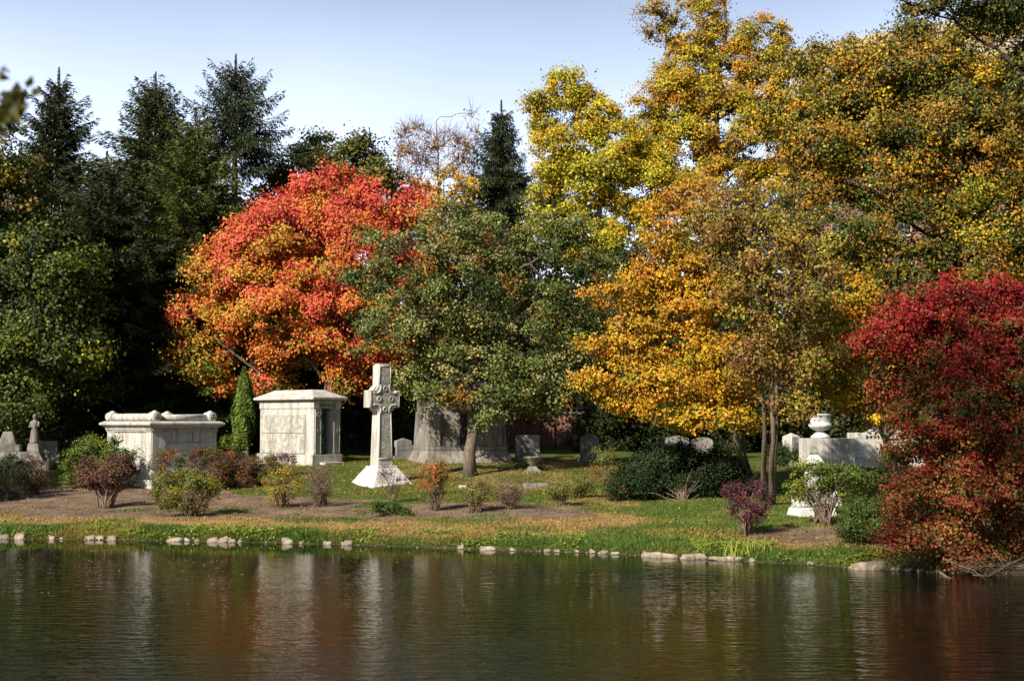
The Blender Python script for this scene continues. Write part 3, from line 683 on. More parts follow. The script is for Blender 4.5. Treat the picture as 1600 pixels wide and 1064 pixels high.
# brick wall and iron fence at the back of the cemetery
def brick_wall(px0, px1, d0, d1, h, label):
    a = Gd(px0, d0); b_ = Gd(px1, d1); L = math.hypot(b_[0] - a[0], b_[1] - a[1]); e = empty('brick_wall', at(a, -.2), math.atan2(b_[1] - a[1], b_[0] - a[0]), label=label, cat='wall')
    b = MB(); b.box(0, L, 0, .35, -.3, h); b.build('wall', M['brick'], e)
    b = MB(); b.box(-.05, L + .05, -.06, .41, h + .001, h + .12); b.build('coping', M['limestone'], e)
brick_wall(-60, 1300, 82, 80, 2.1, 'long red brick boundary wall behind the trees and tombs')
a = Gd(-40, 79.5); b_ = Gd(1010, 78); L = math.hypot(b_[0] - a[0], b_[1] - a[1])
e = empty('iron_fence', at(a, -.1), math.atan2(b_[1] - a[1], b_[0] - a[0]), label='black iron railing fence in front of the brick boundary wall', cat='fence')
b = MB()
for z in (.25, 2.35): b.box(0, L, -.02, .02, z, z + .05)
for i in range(int(L / .28)): b.box(i * .28, i * .28 + .025, -.012, .012, .05, 2.62)
b.build('railing', M['iron'], e)
for i in range(int(L / 3.6) + 1):
    b = MB(); b.box(i * 3.6 - .05, i * 3.6 + .05, -.05, .05, -.3, 2.7); b.lathe([(.01, 2.7), (.07, 2.74), (.07, 2.8), (.01, 2.88)], i * 3.6, 0, 8); b.build('post', M['iron'], e)

# apartment block far behind on the right
def block():
    a = Gd(1236, 134); b_ = Gd(1760, 115); L = math.hypot(b_[0] - a[0], b_[1] - a[1]); z0 = a[2]
    e = empty('apartment_building', at(a, -.3), math.atan2(b_[1] - a[1], b_[0] - a[0]), label='tall red brick apartment building with beige top storeys, far behind the right trees', cat='building')
    H = 38.6 - z0; D = 18
    b = MB(); b.box(0, L, 0, D, -1, H - 7.6); b.build('wall', M['brick_far'], e)
    b = MB(); b.box(-.05, L + .05, -.05, D, H - 7.598, H - .9); b.build('upper_wall', M['beige'], e)
    b = MB(); b.box(-.5, L + .5, -.5, D + .5, H - .898, H - .5); b.box(-.7, L + .7, -.7, D + .7, H - .498, H - .1); b.box(-.25, L + .25, -.25, D, H - .098, H + .5)
    b.box(-.3, L + .3, -.3, D, H - 8.0, H - 7.6 - .003); b.build('cornice', M['beige'], e)
    b = MB(); q = MB(); n = 0
    for fl in range(11):
        z = H - 3.2 - fl * 3.3
        for i in range(int(L / 3.2)):
            x = 1.3 + i * 3.2; yo = -.06 if fl < 2 else 0
            q = MB(); q.box(x - .12, x + 1.32, yo - .05, yo - .002, z - 1.75, z - .1); q.box(x - .2, x + 1.4, yo - .12, yo - .051, z - 1.9, z - 1.76)
            if n < 90:
                f_ = q.build('window', M['beige'], e); q2 = MB(); q2.box(x, x + .57, yo - .062, yo - .052, z - 1.65, z - .2); q2.box(x + .63, x + 1.2, yo - .062, yo - .052, z - 1.65, z - .2); q2.build('pane', M['glass'], f_)
            n += 1
block()

# ------------------------------------------------------------------ trees
f = lambda k: (lambda t, u, e: k(t, u, e))
tree('broadleaf_tree', 'dark green tree with yellowish lower leaves at the left edge', 'tree', Gd(-60, 63), 63,
     [(10, 250, 60, 60), (-60, 320, 100, 100), (40, 330, 60, 60), (60, 430, 95, 80), (-30, 500, 120, 110), (85, 545, 80, 60), (20, 625, 90, 38), (130, 590, 45, 30), (105, 480, 50, 50)],
     [(DG, 1.6), (MG, 1.5), ((.13, .16, .02), .8), (YG, lambda t, u, e: .15 + .25 * u), ((.28, .17, .03), lambda t, u, e: 1.2 * (t > .72))], 400, 190, .92, .19, .3, 9, bark='bark_dark')
def spruce(name, label, top, d, basey, hw, n_lv=.36, dens=1.0, col=((.022, .034, .014), (.035, .05, .018), (.05, .06, .02)), droop=.5, bare=0, group=None, seed=0, asym=0, lowbare=0):
    rg = np.random.default_rng(seed); tp = P(top[0], top[1], d); bs = Gd(top[0], d); H = tp[2] - bs[2]; s = d / F
    e = empty(name, at(bs), label=label, cat='conifer', group=group)
    tr = MB(); tr.tube([(0, 0, -.3), (0, 0, H * .5), (.05, 0, H * .96), (.05, 0, H)], [H * .017, H * .011, .035, .012], 8)
    tr.build('trunk', M['bark'], e, smooth=True); br = MB()
    C = []; A = []; Ls = []; z = H - 1.15; Ws = []
    while z > 1.5:
        t = 1 - z / H; ze = (z / s)
        Lm = max(.1, hw(t)) * s * 1.28
        nb = int(5 + min(6, Lm * 2.0)); ph = rg.random() * 6.28
        if lowbare and t > lowbare and rg.random() < .35: z -= n_lv; continue
        for k in range(nb):
            a = ph + k * 2 * math.pi / nb + rg.normal() * .25; L = Lm * (.45 + .6 * rg.random() + .35 * (rg.random() < .22)) + .1
            if rg.random() < bare: continue
            dr = droop * (.5 + t) - 1.15 * (1 - sm(t, .03, .25)); n = max(5, int(L / .11)); q = np.linspace(.0, 1, n)
            x = q * L; zz = z + .25 * L * np.sin(q * 1.2) * (1 - t) - dr * L * (q ** 1.3) * .55 + .30 * L * q ** 4 * .6
            pts = np.stack([x * math.cos(a), x * math.sin(a), zz], 1); pts[:, :2] += asym * t * 0
            if k % 2 == 0: br.tube(pts[:: max(1, n // 4)], .02, 3)
            dirn = np.array([math.cos(a), math.sin(a), 0]); side = np.array([-math.sin(a), math.cos(a), 0])
            for j in range(n):
                if q[j] < .12 and L > 1.2: continue
                wl = (.16 + .42 * min(1, (1 - q[j]) * 1.6) * min(1, L / 2.2)) 
                m = max(3, int(10 * dens * (.6 + wl)))
                sg = rg.random(m) * 2 - 1; dn = rg.random(m) ** 1.2
                off = side * (sg * wl)[:, None] + dirn * (abs(sg) * .15)[:, None]; off[:, 2] -= dn * (.12 + .38 * droop * min(1, L / 1.5))
                C.append(pts[j] + off); ax = side * (sg * .8)[:, None] + dirn * (.55 + .3 * rg.random((m, 1))); ax[:, 2] -= dn * 1.6 * droop * 1.3 - .25
                A.append(ax); Ls.append(.14 + .16 * rg.random(m))
            C.append((pts[-1] + dirn * .08)[None]); A.append((dirn + [0, 0, .5])[None]); Ls.append(np.array([.3]))
        z -= n_lv * (.55 + .6 * min(1, t * 3)) * (.8 + .4 * rg.random())
    for zz in np.arange(H - 1.6, H, .09): q5 = .08 * min(1, (H - zz) + .25); C.append(rg.normal(size=(6, 3)) * [.35 * q5, .35 * q5, .03] + [0, 0, zz]); A.append(rg.normal(size=(6, 3)) * .8 + [0, 0, .8]); Ls.append(np.full(6, .14 + q5))
    C = np.concatenate(C); A = unit(np.concatenate(A)); Ls = np.concatenate(Ls)[:, None]; n = len(C)
    N = rg.normal(size=(n, 3)); B = unit(np.cross(A, N)); N = np.cross(A, B); V = np.empty((n, 4, 3)); wd = .02 + .02 * rg.random((n, 1))
    V[:, 0] = C - A * Ls * .5 + B * wd * .5; V[:, 1] = C - A * Ls * .4 - B * wd; V[:, 2] = C + A * Ls * .55; V[:, 3] = C + A * Ls * .1 + B * wd + N * .02
    cc = np.array(col)[rg.integers(0, len(col), n)] * (1 + .25 * rg.normal(size=(n, 1))).clip(.4, 1.7)
    fastmesh('crown', V.reshape(-1, 3), np.arange(n * 4).reshape(n, 4), M['needle'], e, cc)
    if br.v: br.build('branches', M['bark'], e)
    return e
gs = 'tall spruces at the back left'
spruce('spruce_tree', 'dark spruce with a narrow top, leftmost of the tall spruces', (82, 105), 77, 690, lambda t: -4 + 255 * t if t < .4 else 98 + 50 * t, seed=1, dens=1.05)
spruce('spruce_tree', 'broad full spruce with several side tips, second of the tall spruces', (235, 112), 74, 690, lambda t: -4 + 315 * t if t < .4 else 122 + 40 * t, seed=2, dens=1.1, col=((.035, .052, .016), (.055, .072, .02), (.10, .11, .025)))
spruce('spruce_tree', 'tallest spruce with bare pale trunk showing between drooping boughs', (362, 84), 82, 690, lambda t: (-6 + 400 * t if t < .22 else 84 + 25 * t), seed=3, dens=.85, droop=.85, bare=.22, lowbare=.3)
spruce('spruce_tree', 'lower yellowish green spruce between the second and the tallest spruce', (300, 172), 71, 690, lambda t: -4 + 270 * t if t < .35 else 96 + 30 * t, seed=4, dens=1.05, col=((.045, .068, .016), (.07, .095, .022), (.12, .13, .025)))
spruce('spruce_tree', 'shorter dark spruce standing in front between the first two spruces', (160, 235), 69, 690, lambda t: -4 + 255 * t if t < .35 else 86 + 60 * t, seed=5, dens=1.05)
spruce('spruce_tree', 'single drooping spruce against the sky right of the red maple', (783, 156), 90, 690, lambda t: -4 + 210 * t if t < .22 else 48 + 30 * (t - .2), seed=6, dens=1.3, droop=1.0)

tree('oak_tree', 'olive green oak crown behind the red maple', 'tree', Gd(530, 86), 86,
     [(505, 240, 40, 34), (560, 232, 26, 28), (590, 240, 22, 24), (480, 275, 50, 40), (565, 280, 50, 45), (430, 300, 35, 35), (520, 340, 110, 70), (600, 330, 40, 60)],
     [(OG, 1.5), (DG, 1), ((.26, .17, .03), .5)], 190, 170, .95, .24, .3, 9)
tree('bare_tree', 'thin leafless tree with a few pink and orange leaves against the sky', 'tree', Gd(690, 94), 94,
     [(650, 230, 38, 45), (700, 245, 45, 45), (640, 260, 30, 40), (742, 200, 10, 45), (725, 260, 30, 50)],
     [((.62, .36, .26), 1), ((.60, .33, .04), .6)], 170, 7, .8, .19, .2, 14, bark='twig', extra_twigs=9, fork=.35)
tree('birch_tree', 'small golden yellow tree just left of the single spruce', 'tree', Gd(705, 89), 89,
     [(690, 285, 45, 22), (660, 300, 40, 20), (720, 290, 35, 25), (700, 330, 60, 30)], [(YE, 2), (GO, 1)], 60, 60, .8, .21, .14, 8)
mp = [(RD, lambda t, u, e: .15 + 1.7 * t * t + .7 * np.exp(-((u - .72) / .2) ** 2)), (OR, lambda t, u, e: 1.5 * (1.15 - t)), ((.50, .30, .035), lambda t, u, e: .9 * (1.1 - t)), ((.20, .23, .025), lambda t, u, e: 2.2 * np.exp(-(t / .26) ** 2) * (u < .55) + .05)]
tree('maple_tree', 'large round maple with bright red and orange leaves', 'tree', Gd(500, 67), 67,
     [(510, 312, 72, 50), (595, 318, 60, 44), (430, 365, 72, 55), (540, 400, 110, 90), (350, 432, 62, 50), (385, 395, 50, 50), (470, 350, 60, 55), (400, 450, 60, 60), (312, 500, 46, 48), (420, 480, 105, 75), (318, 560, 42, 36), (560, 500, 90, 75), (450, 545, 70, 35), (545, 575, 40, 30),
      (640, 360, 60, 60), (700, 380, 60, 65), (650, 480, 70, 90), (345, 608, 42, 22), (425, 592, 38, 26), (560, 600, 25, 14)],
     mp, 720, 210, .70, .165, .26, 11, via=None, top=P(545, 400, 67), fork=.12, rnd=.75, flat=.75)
tree('oak_tree', 'green oak with a thick pale trunk on the lawn right of the cross', 'tree', G(735, 743), 56,
     [(592, 385, 34, 26, 2), (568, 440, 28, 36, 2.5), (650, 410, 80, 70), (705, 345, 45, 34), (775, 385, 75, 60), (612, 490, 56, 56, 2), (850, 420, 75, 70), (700, 500, 95, 75), (820, 520, 85, 75), (890, 480, 45, 65), (655, 575, 50, 46, 2),
      (780, 615, 80, 45), (850, 615, 45, 50), (690, 610, 45, 28), (900, 560, 38, 55), (575, 545, 24, 36, 3), (730, 440, 90, 90), (880, 360, 50, 35), (925, 410, 40, 45), (720, 560, 60, 40), (830, 650, 40, 25)],
     [(MG, 1.5), (DG, .4), ((.19, .22, .06), 2.0), ((.38, .31, .12), .55), ((.38, .18, .03), .2)], 500, 130, .60, .135, .24, 14, top=P(745, 380, 56), fork=.26, rnd=1.0)
tree('yellow_tree', 'broad yellow green tree right of the single spruce', 'tree', Gd(930, 76), 76,
     [(885, 140, 38, 34), (850, 180, 26, 40), (930, 185, 40, 40), (865, 240, 40, 50), (960, 240, 60, 60), (900, 290, 60, 60), (1000, 290, 60, 60), (850, 330, 32, 45), (920, 380, 60, 50), (985, 370, 50, 50), (1000, 440, 40, 40)],
     [(YE, lambda t, u, e: 1.4), ((.46, .43, .03), 2.2), ((.42, .30, .03), lambda t, u, e: 1.0 * t), (OG, lambda t, u, e: .5 + .6 * (1 - t))], 600, 150, .64, .16, .32, 10)
tree('yellow_tree', 'very tall orange yellow tree rising out of the top of the photo', 'tree', Gd(1090, 82), 82,
     [(1085, 50, 55, 55), (1022, 30, 18, 32), (1048, 150, 36, 50), (1130, 120, 60, 60), (1185, 75, 50, 55), (1232, 60, 28, 30), (1075, 240, 60, 60), (1160, 210, 80, 80), (1003, 165, 12, 34), (1230, 160, 60, 60), (1130, 300, 80, 60), (1215, 300, 70, 60), (1200, 380, 70, 50), (1130, 200, 60, 70), (1080, 110, 50, 60), (1200, 150, 60, 60), (1060, 190, 45, 60), (1020, 240, 45, 45), (1100, -20, 60, 40)],
     [(YE, 1.1), (GO, .7), ((.44, .39, .03), lambda t, u, e: 1.4 + 1.0 * (1 - t)), ((.32, .19, .03), 1.0), (OG, .3)], 980, 130, .64, .165, .38, 12)
tree('oak_tree', 'huge spreading ochre and green oak filling the upper right', 'tree', Gd(1500, 67), 67,
     [(1290, 110, 55, 45), (1370, 130, 75, 55), (1450, 110, 80, 60), (1550, 90, 80, 80), (1620, 150, 80, 110), (1290, 220, 80, 70), (1390, 260, 100, 90), (1510, 240, 100, 100), (1250, 310, 50, 50), (1300, 390, 75, 70), (1410, 380, 95, 90), (1530, 390, 100, 90),
      (1630, 340, 80, 120), (1240, 180, 45, 40), (1330, 470, 70, 50), (1480, 470, 90, 50), (1340, 75, 40, 22), (1420, 60, 60, 25), (1500, 160, 80, 80), (1590, 240, 70, 80), (1440, 200, 80, 70), (1560, 330, 80, 80), (1350, 190, 70, 60), (1390, 180, 80, 50, 4), (1470, 160, 80, 50, 4), (1330, 240, 70, 50, 4), (1440, 250, 80, 50, 4), (1540, 200, 70, 60, 4), (1300, 180, 50, 50, 3)],
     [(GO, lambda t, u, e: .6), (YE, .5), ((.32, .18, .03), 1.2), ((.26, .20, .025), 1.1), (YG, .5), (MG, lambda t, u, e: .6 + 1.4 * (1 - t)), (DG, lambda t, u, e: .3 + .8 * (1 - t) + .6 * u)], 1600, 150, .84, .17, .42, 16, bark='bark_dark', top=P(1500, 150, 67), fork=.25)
tree('overhanging_tree', 'dark leafy boughs of a nearer tree at the top right corner', 'tree', Gd(1720, 43), 43,
     [(1440, 5, 45, 20), (1510, 0, 60, 28), (1600, 20, 60, 45), (1640, 120, 60, 90)], [(DG, 1.3), (OG, 1), ((.24, .16, .02), 1)], 150, 90, .5, .14, .3, 5, bark='bark_dark', top=P(1640, 60, 43), fork=.5)
tree('yellow_tree', 'golden orange tree with leaning trunk above the dark yew mound', 'tree', G(1172, 768), 47,
     [(960, 462, 58, 22), (930, 540, 48, 20), (970, 590, 78, 28), (1040, 425, 60, 45), (1040, 355, 45, 45), (1085, 315, 45, 38), (1020, 635, 88, 24), (1100, 655, 80, 24), (1150, 640, 40, 30), (1060, 540, 75, 45), (1110, 470, 55, 50), (1000, 500, 55, 35), (930, 600, 35, 22), (1130, 560, 50, 45), (1090, 390, 55, 45), (1160, 670, 30, 14), (1000, 545, 70, 35), (1040, 600, 90, 35), (1100, 610, 60, 40), (1010, 440, 50, 40), (1150, 590, 50, 50), (1180, 540, 40, 50), (1060, 480, 60, 50), (1120, 400, 50, 50)],
     [(YE, lambda t, u, e: 1.6 * (1.2 - t)), (GO, 1.3), ((.48, .20, .03), lambda t, u, e: 1.0 * t), (YG, .35), ((.42, .26, .03), .6)], 980, 52, .42, .12, .12, 16, flat=.6, bark='bark_pale', rnd=.8, droop=1.1, shell=.3,
     top=P(1075, 380, 47), via=[P(1150, 690, 47), P(1125, 600, 47), P(1100, 500, 47)],
     trunks=[(G(1175, 768), P(1075, 380, 47), [P(1150, 690, 47), P(1125, 600, 47), P(1100, 500, 47)], .12), (G(1165, 765), P(960, 480, 47), [P(1135, 700, 47), P(1090, 620, 47.2)], .08), (G(1182, 770), P(1150, 420, 48), [P(1162, 700, 48), P(1168, 600, 48)], .07)])
tree('slender_tree', 'slender multi-stemmed tree with sparse brown leaves right of the golden tree', 'tree', G(1198, 786), 43.5,
     [(1150, 330, 65, 50), (1210, 380, 55, 55), (1175, 450, 60, 55), (1225, 480, 60, 50), (1150, 400, 50, 50), (1250, 570, 45, 40), (1240, 630, 35, 30), (1180, 560, 40, 50), (1110, 350, 50, 50), (1280, 450, 40, 50)],
     [((.28, .15, .04), 1.2), ((.40, .25, .04), 1.2), (YG, .9), (OG, .8), (BR, lambda t, u, e: 1.2 * (1 - t))], 420, 42, .5, .12, .14, 16, bark='bark_pale', extra_twigs=1, twr=.012, shell=.2,
     trunks=[(G(1203, 787), P(1205, 400, 43.5), [P(1208, 700, 43.5), P(1204, 560, 43.5)], .105), (G(1192, 782), P(1130, 330, 43.8), [P(1196, 660, 43.8), P(1180, 500, 43.8)], .09), (G(1208, 786), P(1240, 440, 43.2), [P(1214, 640, 43.2), P(1212, 540, 43.2)], .06)])
tree('yellow_tree', 'orange yellow tree half hidden by the red tree, above the urn', 'tree', Gd(1400, 46), 46,
     [(1320, 520, 42, 50), (1300, 585, 36, 40), (1340, 612, 46, 30), (1365, 560, 60, 60), (1365, 655, 30, 18), (1400, 620, 50, 50), (1330, 460, 45, 40)],
     [(YE, 1.2), (GO, 1.6), (YG, .6), (OG, .5)], 170, 110, .5, .13, .16, 10, flat=.6)
tree('red_tree', 'crimson and rust red tree hanging over the water at the right edge', 'tree', Gd(1530, 33.6), 33,
     [(1470, 480, 65, 45), (1560, 475, 65, 50), (1400, 520, 50, 45), (1500, 560, 95, 65), (1610, 560, 80, 80), (1400, 600, 45, 45), (1480, 650, 85, 60), (1590, 680, 80, 80), (1440, 735, 42, 48), (1520, 760, 85, 65), (1610, 780, 70, 75), (1415, 780, 32, 36), (1475, 835, 55, 35), (1560, 850, 70, 35), (1420, 830, 35, 25), (1520, 870, 50, 18), (1400, 695, 24, 14), (1352, 535, 30, 14), (1640, 840, 40, 35)],
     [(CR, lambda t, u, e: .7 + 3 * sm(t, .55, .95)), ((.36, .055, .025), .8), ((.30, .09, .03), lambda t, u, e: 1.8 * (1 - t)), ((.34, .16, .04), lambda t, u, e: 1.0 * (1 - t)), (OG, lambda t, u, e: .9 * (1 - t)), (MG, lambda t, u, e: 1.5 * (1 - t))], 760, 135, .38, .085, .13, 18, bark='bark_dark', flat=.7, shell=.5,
     trunks=[(Gd(1530, 33.6), P(1480, 500, 33), None, .10), (Gd(1560, 33.4), P(1600, 520, 33), None, .10), (Gd(1500, 33.8), P(1420, 640, 33), None, .06)])
# filler trees standing behind the wall
gb = 'dark trees beyond the boundary wall'
lab = ['dark evergreen mass low behind the spruces at far left', 'dark evergreen low between the spruces and the red maple', 'dark tree behind the stepped mausoleum', 'dark tree low behind the broad yellow tree', 'dark tree low behind the golden tree', 'dark tree low behind the urn wall', 'dark tree behind the red tree at the right edge', 'dark tree directly behind the red maple']
for i, (px, d, y0, w_) in enumerate([(40, 84, 480, 110), (350, 85, 500, 110), (620, 74, 470, 110), (840, 84, 430, 120), (1040, 74, 430, 120), (1240, 72, 480, 110), (1430, 66, 500, 130), (440, 76, 380, 110)]):
    tree('dark_tree', lab[i], 'tree', Gd(px, d), d, [(px, y0, w_ * .8, 70), (px - 40, y0 + 90, w_, 80), (px + 50, y0 + 90, w_, 80), (px, y0 + 170, w_ * 1.1, 70)],
         [(DG, 2), (MG, .5), ((.05, .045, .015), .8)], 130, 120, 1.2, .30, .25, 6, group=gb, bark='bark_dark', back=.35)
row = tree('dark_tree', 'low dark tree in the row far beyond the boundary wall', 'tree', Gd(60, 97), 97, [(60, 560, 90, 60), (10, 620, 90, 70), (110, 620, 90, 70), (60, 500, 60, 50)], [(DG, 2), ((.05, .05, .015), 1)], 130, 110, 1.5, .36, .25, 5, group='low row of dark trees far beyond the wall', bark='bark_dark', back=.35)
for i in range(1, 15):
    p = Gd(60 + i * 118, 97 + (i % 3) * 3); c_ = row.copy(); COL.objects.link(c_); c_.location = p; c_.rotation_euler = (0, 0, (i * .37) % 1.0 - .5); c_.scale = (1.1, 1, .9 + .25 * ((i * 7) % 5) / 5)
    for ch in list(row.children): k_ = ch.copy(); COL.objects.link(k_); k_.parent = c_
# trees on the left bank outside the frame, whose shade falls on the left end of the bank
tree('shade_tree', 'unseen leafy green tree shading the bank, left of the dark rounded bush', 'tree', (-25.5, 45, float(hz(-25.5, 45))), 45, [(-370, 560, 110, 60), (-360, 500, 80, 50), (-460, 560, 100, 70), (-600, 340, 150, 100), (-700, 420, 130, 100), (-740, 150, 150, 100), (-660, 250, 130, 100)], [(DG, 1), (MG, 1)], 420, 95, .8, .2, .25, 7, bark='bark_dark')
# arborvitae
def cone_tree(g, d, top_y, hwpx, label):
    H = P(0, top_y, d)[2] - g[2]; s = d / F; n = 9000; z = RNG.random(n) ** .8; a = RNG.random(n) * 6.283
    prof = np.interp(z, [0, .12, .4, .8, 1], [.45, .9, 1, .5, .03]) * hwpx * s; r = prof * (.75 + .3 * RNG.random(n)) * (1 + .12 * np.sin(a * 5 + z * 9))
    C = np.stack([r * np.cos(a), r * np.sin(a), .95 + z * (H - .95)], 1); N = unit(np.stack([np.cos(a), np.sin(a), np.full(n, .3)], 1) + RNG.normal(size=(n, 3)) * .6)
    L = .13 + .1 * RNG.random(n); V, FI = leafquads(C, N, L, L * .4, -1.5)
    e = empty('arborvitae', at(g), label=label, cat='shrub'); fastmesh('crown', V, FI, M['needle'], e, np.array([.11, .165, .025]) * (1 + .25 * RNG.normal(size=(n, 1))).clip(.4, 1.7))
    b = MB(); b.tube([(0, 0, -.1), (0, 0, 1.6)], [.08, .06], 8); b.tube([(.2, .1, -.1), (.1, 0, 1.5)], [.05, .04], 8); b.build('trunk', M['bark_pale'], e)
cone_tree(Gd(381, 63.5), 63.5, 575, 17, 'narrow green arborvitae left of the pale mausoleum')

# ------------------------------------------------------------------ shrubs
def shrub(name, label, g, lobes, pal, nc=60, nl=60, rc=.2, leaf=.06, stems=7, sr=.018, tw=0, bark='twig', flat=.8, group=None, twl=.35, shell=.5, back=.8, spread=.10, mat='leaf'):
    g = np.array(g, float); d = g[1]; s = d / F
    nl = nl * 1.5; rc = rc * 1.12; sk = 1.06; W = []
    for l in lobes:
        c = P(l[0], l[1], d + (l[4] if len(l) > 4 else 0)); W.append((*c, l[2] * s * sk, (l[2] + l[3]) * .5 * s * .9, l[3] * s * sk))
    cl, out = sample_clumps(W, nc, shell, back); cl[:, 2] = np.maximum(cl[:, 2], hz(cl[:, 0], cl[:, 1]) + .05)
    e = empty(name, at(g), label=label, cat='shrub', group=group)
    if nl > 0:
        V, FI, c = crown_arrays(cl, out, pal, nl, rc, leaf, flat, .2, .9)
        fastmesh('foliage', V - g, FI, M[mat], e, c)
    b = MB(); ends = cl[RNG.permutation(len(cl))[:stems * 4]]
    roots = [g + np.array([RNG.normal() * spread, RNG.normal() * spread, -.06]) for _ in range(stems)]
    ss = []
    for i, p in enumerate(ends):
        r0 = roots[i % stems]; c = r0 * .5 + p * .5; c[2] += .12 * abs(p[2] - r0[2]); c[:2] = c[:2] * .6 + r0[:2] * .4
        pt = wig(bez(r0, c, p, 7), .02); ss.append(pt); b.tube(pt, list(np.linspace(sr, sr * .25, 7)), 5)
    if tw:
        for _ in range(tw):
            pt = ss[RNG.integers(len(ss))]; a = pt[RNG.integers(2, 7)]; q = a + unit(RNG.normal(size=3) * [1, 1, .7] + [0, 0, .9]) * twl * (.4 + RNG.random()); b.tube(bez(a, (a + q) / 2 + RNG.normal(size=3) * .03, q, 3), [.007, .005, .002], 3)
    rel(b, g).build('stems', M[bark], e, smooth=True)
    return e
BRp, PUR, TAN, RST = (.16, .075, .05), (.11, .045, .055), (.30, .19, .09), (.34, .12, .04)
grn = [((.10, .15, .02), 2), (YG, .7), (MG, 1)]
brn = [(BRp, 1.6), (RST, .4), (MG, .9), (OG, .5)]
shrub('shrub', 'dark green rounded bush at the left edge of the bank', G(12, 782), [(10, 745, 36, 32)], [(DG, 2), (MG, .5)], 60, 60, .25, .07)
shrub('shrub', 'reddish brown bush beside the dark green one at the left edge', G(52, 772), [(52, 740, 22, 26)], [(BRp, 2), (MG, .7)], 45, 55, .2, .06)
shrub('shrub', 'leafy green bush just left of the box tomb corner', G(150, 762), [(150, 715, 46, 28), (180, 708, 28, 20), (132, 742, 26, 20), (180, 740, 28, 20), (152, 692, 12, 10)], grn, 150, 60, .25, .085)
shrub('shrub', 'brown leaved bush on thick bare stems in front of the green bush', G(167, 794), [(170, 732, 40, 20), (148, 745, 22, 18), (192, 742, 22, 22), (170, 750, 26, 12)], [(BRp, 2.2), (PUR, 1), (OG, .5)], 90, 55, .2, .07, stems=9, sr=.04, bark='twig', spread=.13)
shrub('shrub', 'wide brown bush hiding the right side of the box tomb', G(300, 764), [(285, 728, 44, 28), (325, 728, 34, 26), (265, 745, 26, 20), (300, 748, 30, 16), (335, 748, 25, 18)], brn, 210, 60, .22, .065, stems=9)
shrub('shrub', 'yellowish green bush on grey stems at the edge of the bank below the box tomb', G(296, 807), [(290, 765, 42, 28), (265, 768, 24, 22), (315, 757, 26, 22), (292, 785, 22, 12)], [((.14, .16, .03), 2), (YG, .8), (BRp, .3)], 100, 50, .2, .06, stems=9, tw=70, sr=.02)
shrub('shrub', 'small wispy plant at the left foot of the yellowish green bush', G(255, 796), [(255, 780, 12, 12)], [(TAN, 1), (MG, 1)], 16, 14, .12, .05, tw=60, twl=.2)
shrub('shrub', 'brown clipped bush in front of the mausoleum wall', G(385, 760), [(372, 730, 32, 24), (408, 732, 26, 22), (385, 747, 40, 14)], brn, 170, 60, .2, .06, stems=10)
shrub('shrub', 'greyish purple low bush against the mausoleum base', G(440, 745), [(440, 722, 24, 13)], [((.13, .09, .11), 2), (BRp, 1)], 45, 40, .18, .055)
shrub('shrub', 'half bare bush with yellow leaves below the mausoleum', G(441, 791), [(445, 755, 28, 24), (430, 770, 16, 18), (462, 742, 14, 14)], [(YG, 1.6), ((.45, .30, .03), 1), (TAN, .8)], 60, 26, .2, .055, stems=12, tw=240, sr=.014)
shrub('shrub', 'leafless twiggy tan bush right of the half bare yellow one', G(500, 791), [(500, 752, 30, 24), (500, 740, 24, 14)], [(TAN, 1), ((.2, .12, .08), 1)], 60, 13, .2, .045, stems=14, tw=420, sr=.012)
shrub('shrub', 'thin sapling with dark red leaves in front of the cross base', G(613, 786), [(605, 738, 14, 10), (628, 752, 14, 8), (612, 755, 16, 14)], [((.16, .04, .04), 2), (BRp, 1)], 30, 12, .13, .055, stems=5, tw=50, sr=.012)
shrub('low_plant', 'low spreading dark green ground plant below the thin sapling', G(612, 806), [(605, 793, 22, 6), (622, 800, 16, 6)], [(MG, 1), ((.06, .12, .02), 2)], 50, 40, .12, .06)
shrub('shrub', 'orange tipped bush right of the cross', G(678, 797), [(675, 740, 24, 16), (690, 735, 12, 14), (675, 762, 24, 14)], [(RST, 1.6), (YG, 1), (OG, 1), ((.4, .16, .05), 1)], 75, 32, .19, .055, stems=10, tw=200, sr=.013)
shrub('shrub', 'low yellowish green bush right of the orange tipped bush', G(743, 800), [(743, 772, 22, 16), (752, 765, 12, 12)], [((.17, .18, .04), 2), (TAN, 1)], 60, 28, .17, .05, stems=10, tw=130, sr=.012)
shrub('shrub', 'bare pale twiggy bush below the oak', G(797, 795), [(797, 768, 26, 18)], [(TAN, 1)], 50, 3, .17, .04, stems=14, tw=420, sr=.011)
shrub('shrub', 'yellowish green bush, left of a touching pair below the oak shade', G(873, 789), [(872, 764, 18, 15)], [((.20, .20, .05), 2), (TAN, .8)], 50, 28, .16, .05, stems=9, tw=120, sr=.012)
shrub('shrub', 'yellowish green bush, right of a touching pair below the oak shade', G(906, 779), [(906, 757, 20, 14)], [((.18, .19, .045), 2), (OG, .8)], 50, 34, .16, .05, stems=9, tw=80, sr=.012)
shrub('shrub', 'half bare bush with reddish top at the left end of the yew mound', G(958, 781), [(950, 740, 24, 24), (965, 760, 24, 18), (945, 715, 18, 12)], [((.12, .15, .03), 2), (RST, .5), (YG, .5)], 80, 26, .19, .055, stems=9, tw=160, sr=.016)
shrub('yew_mound', 'broad dark evergreen yew mound under the golden tree', G(1065, 782), [(1010, 740, 40, 36, 1), (1070, 740, 50, 44, 1), (1125, 745, 40, 38, 1), (975, 755, 20, 22, 1), (1040, 715, 40, 20, 1.5)], [((.014, .028, .009), 2), ((.03, .055, .012), .6)], 330, 90, .3, .08, mat='needle')
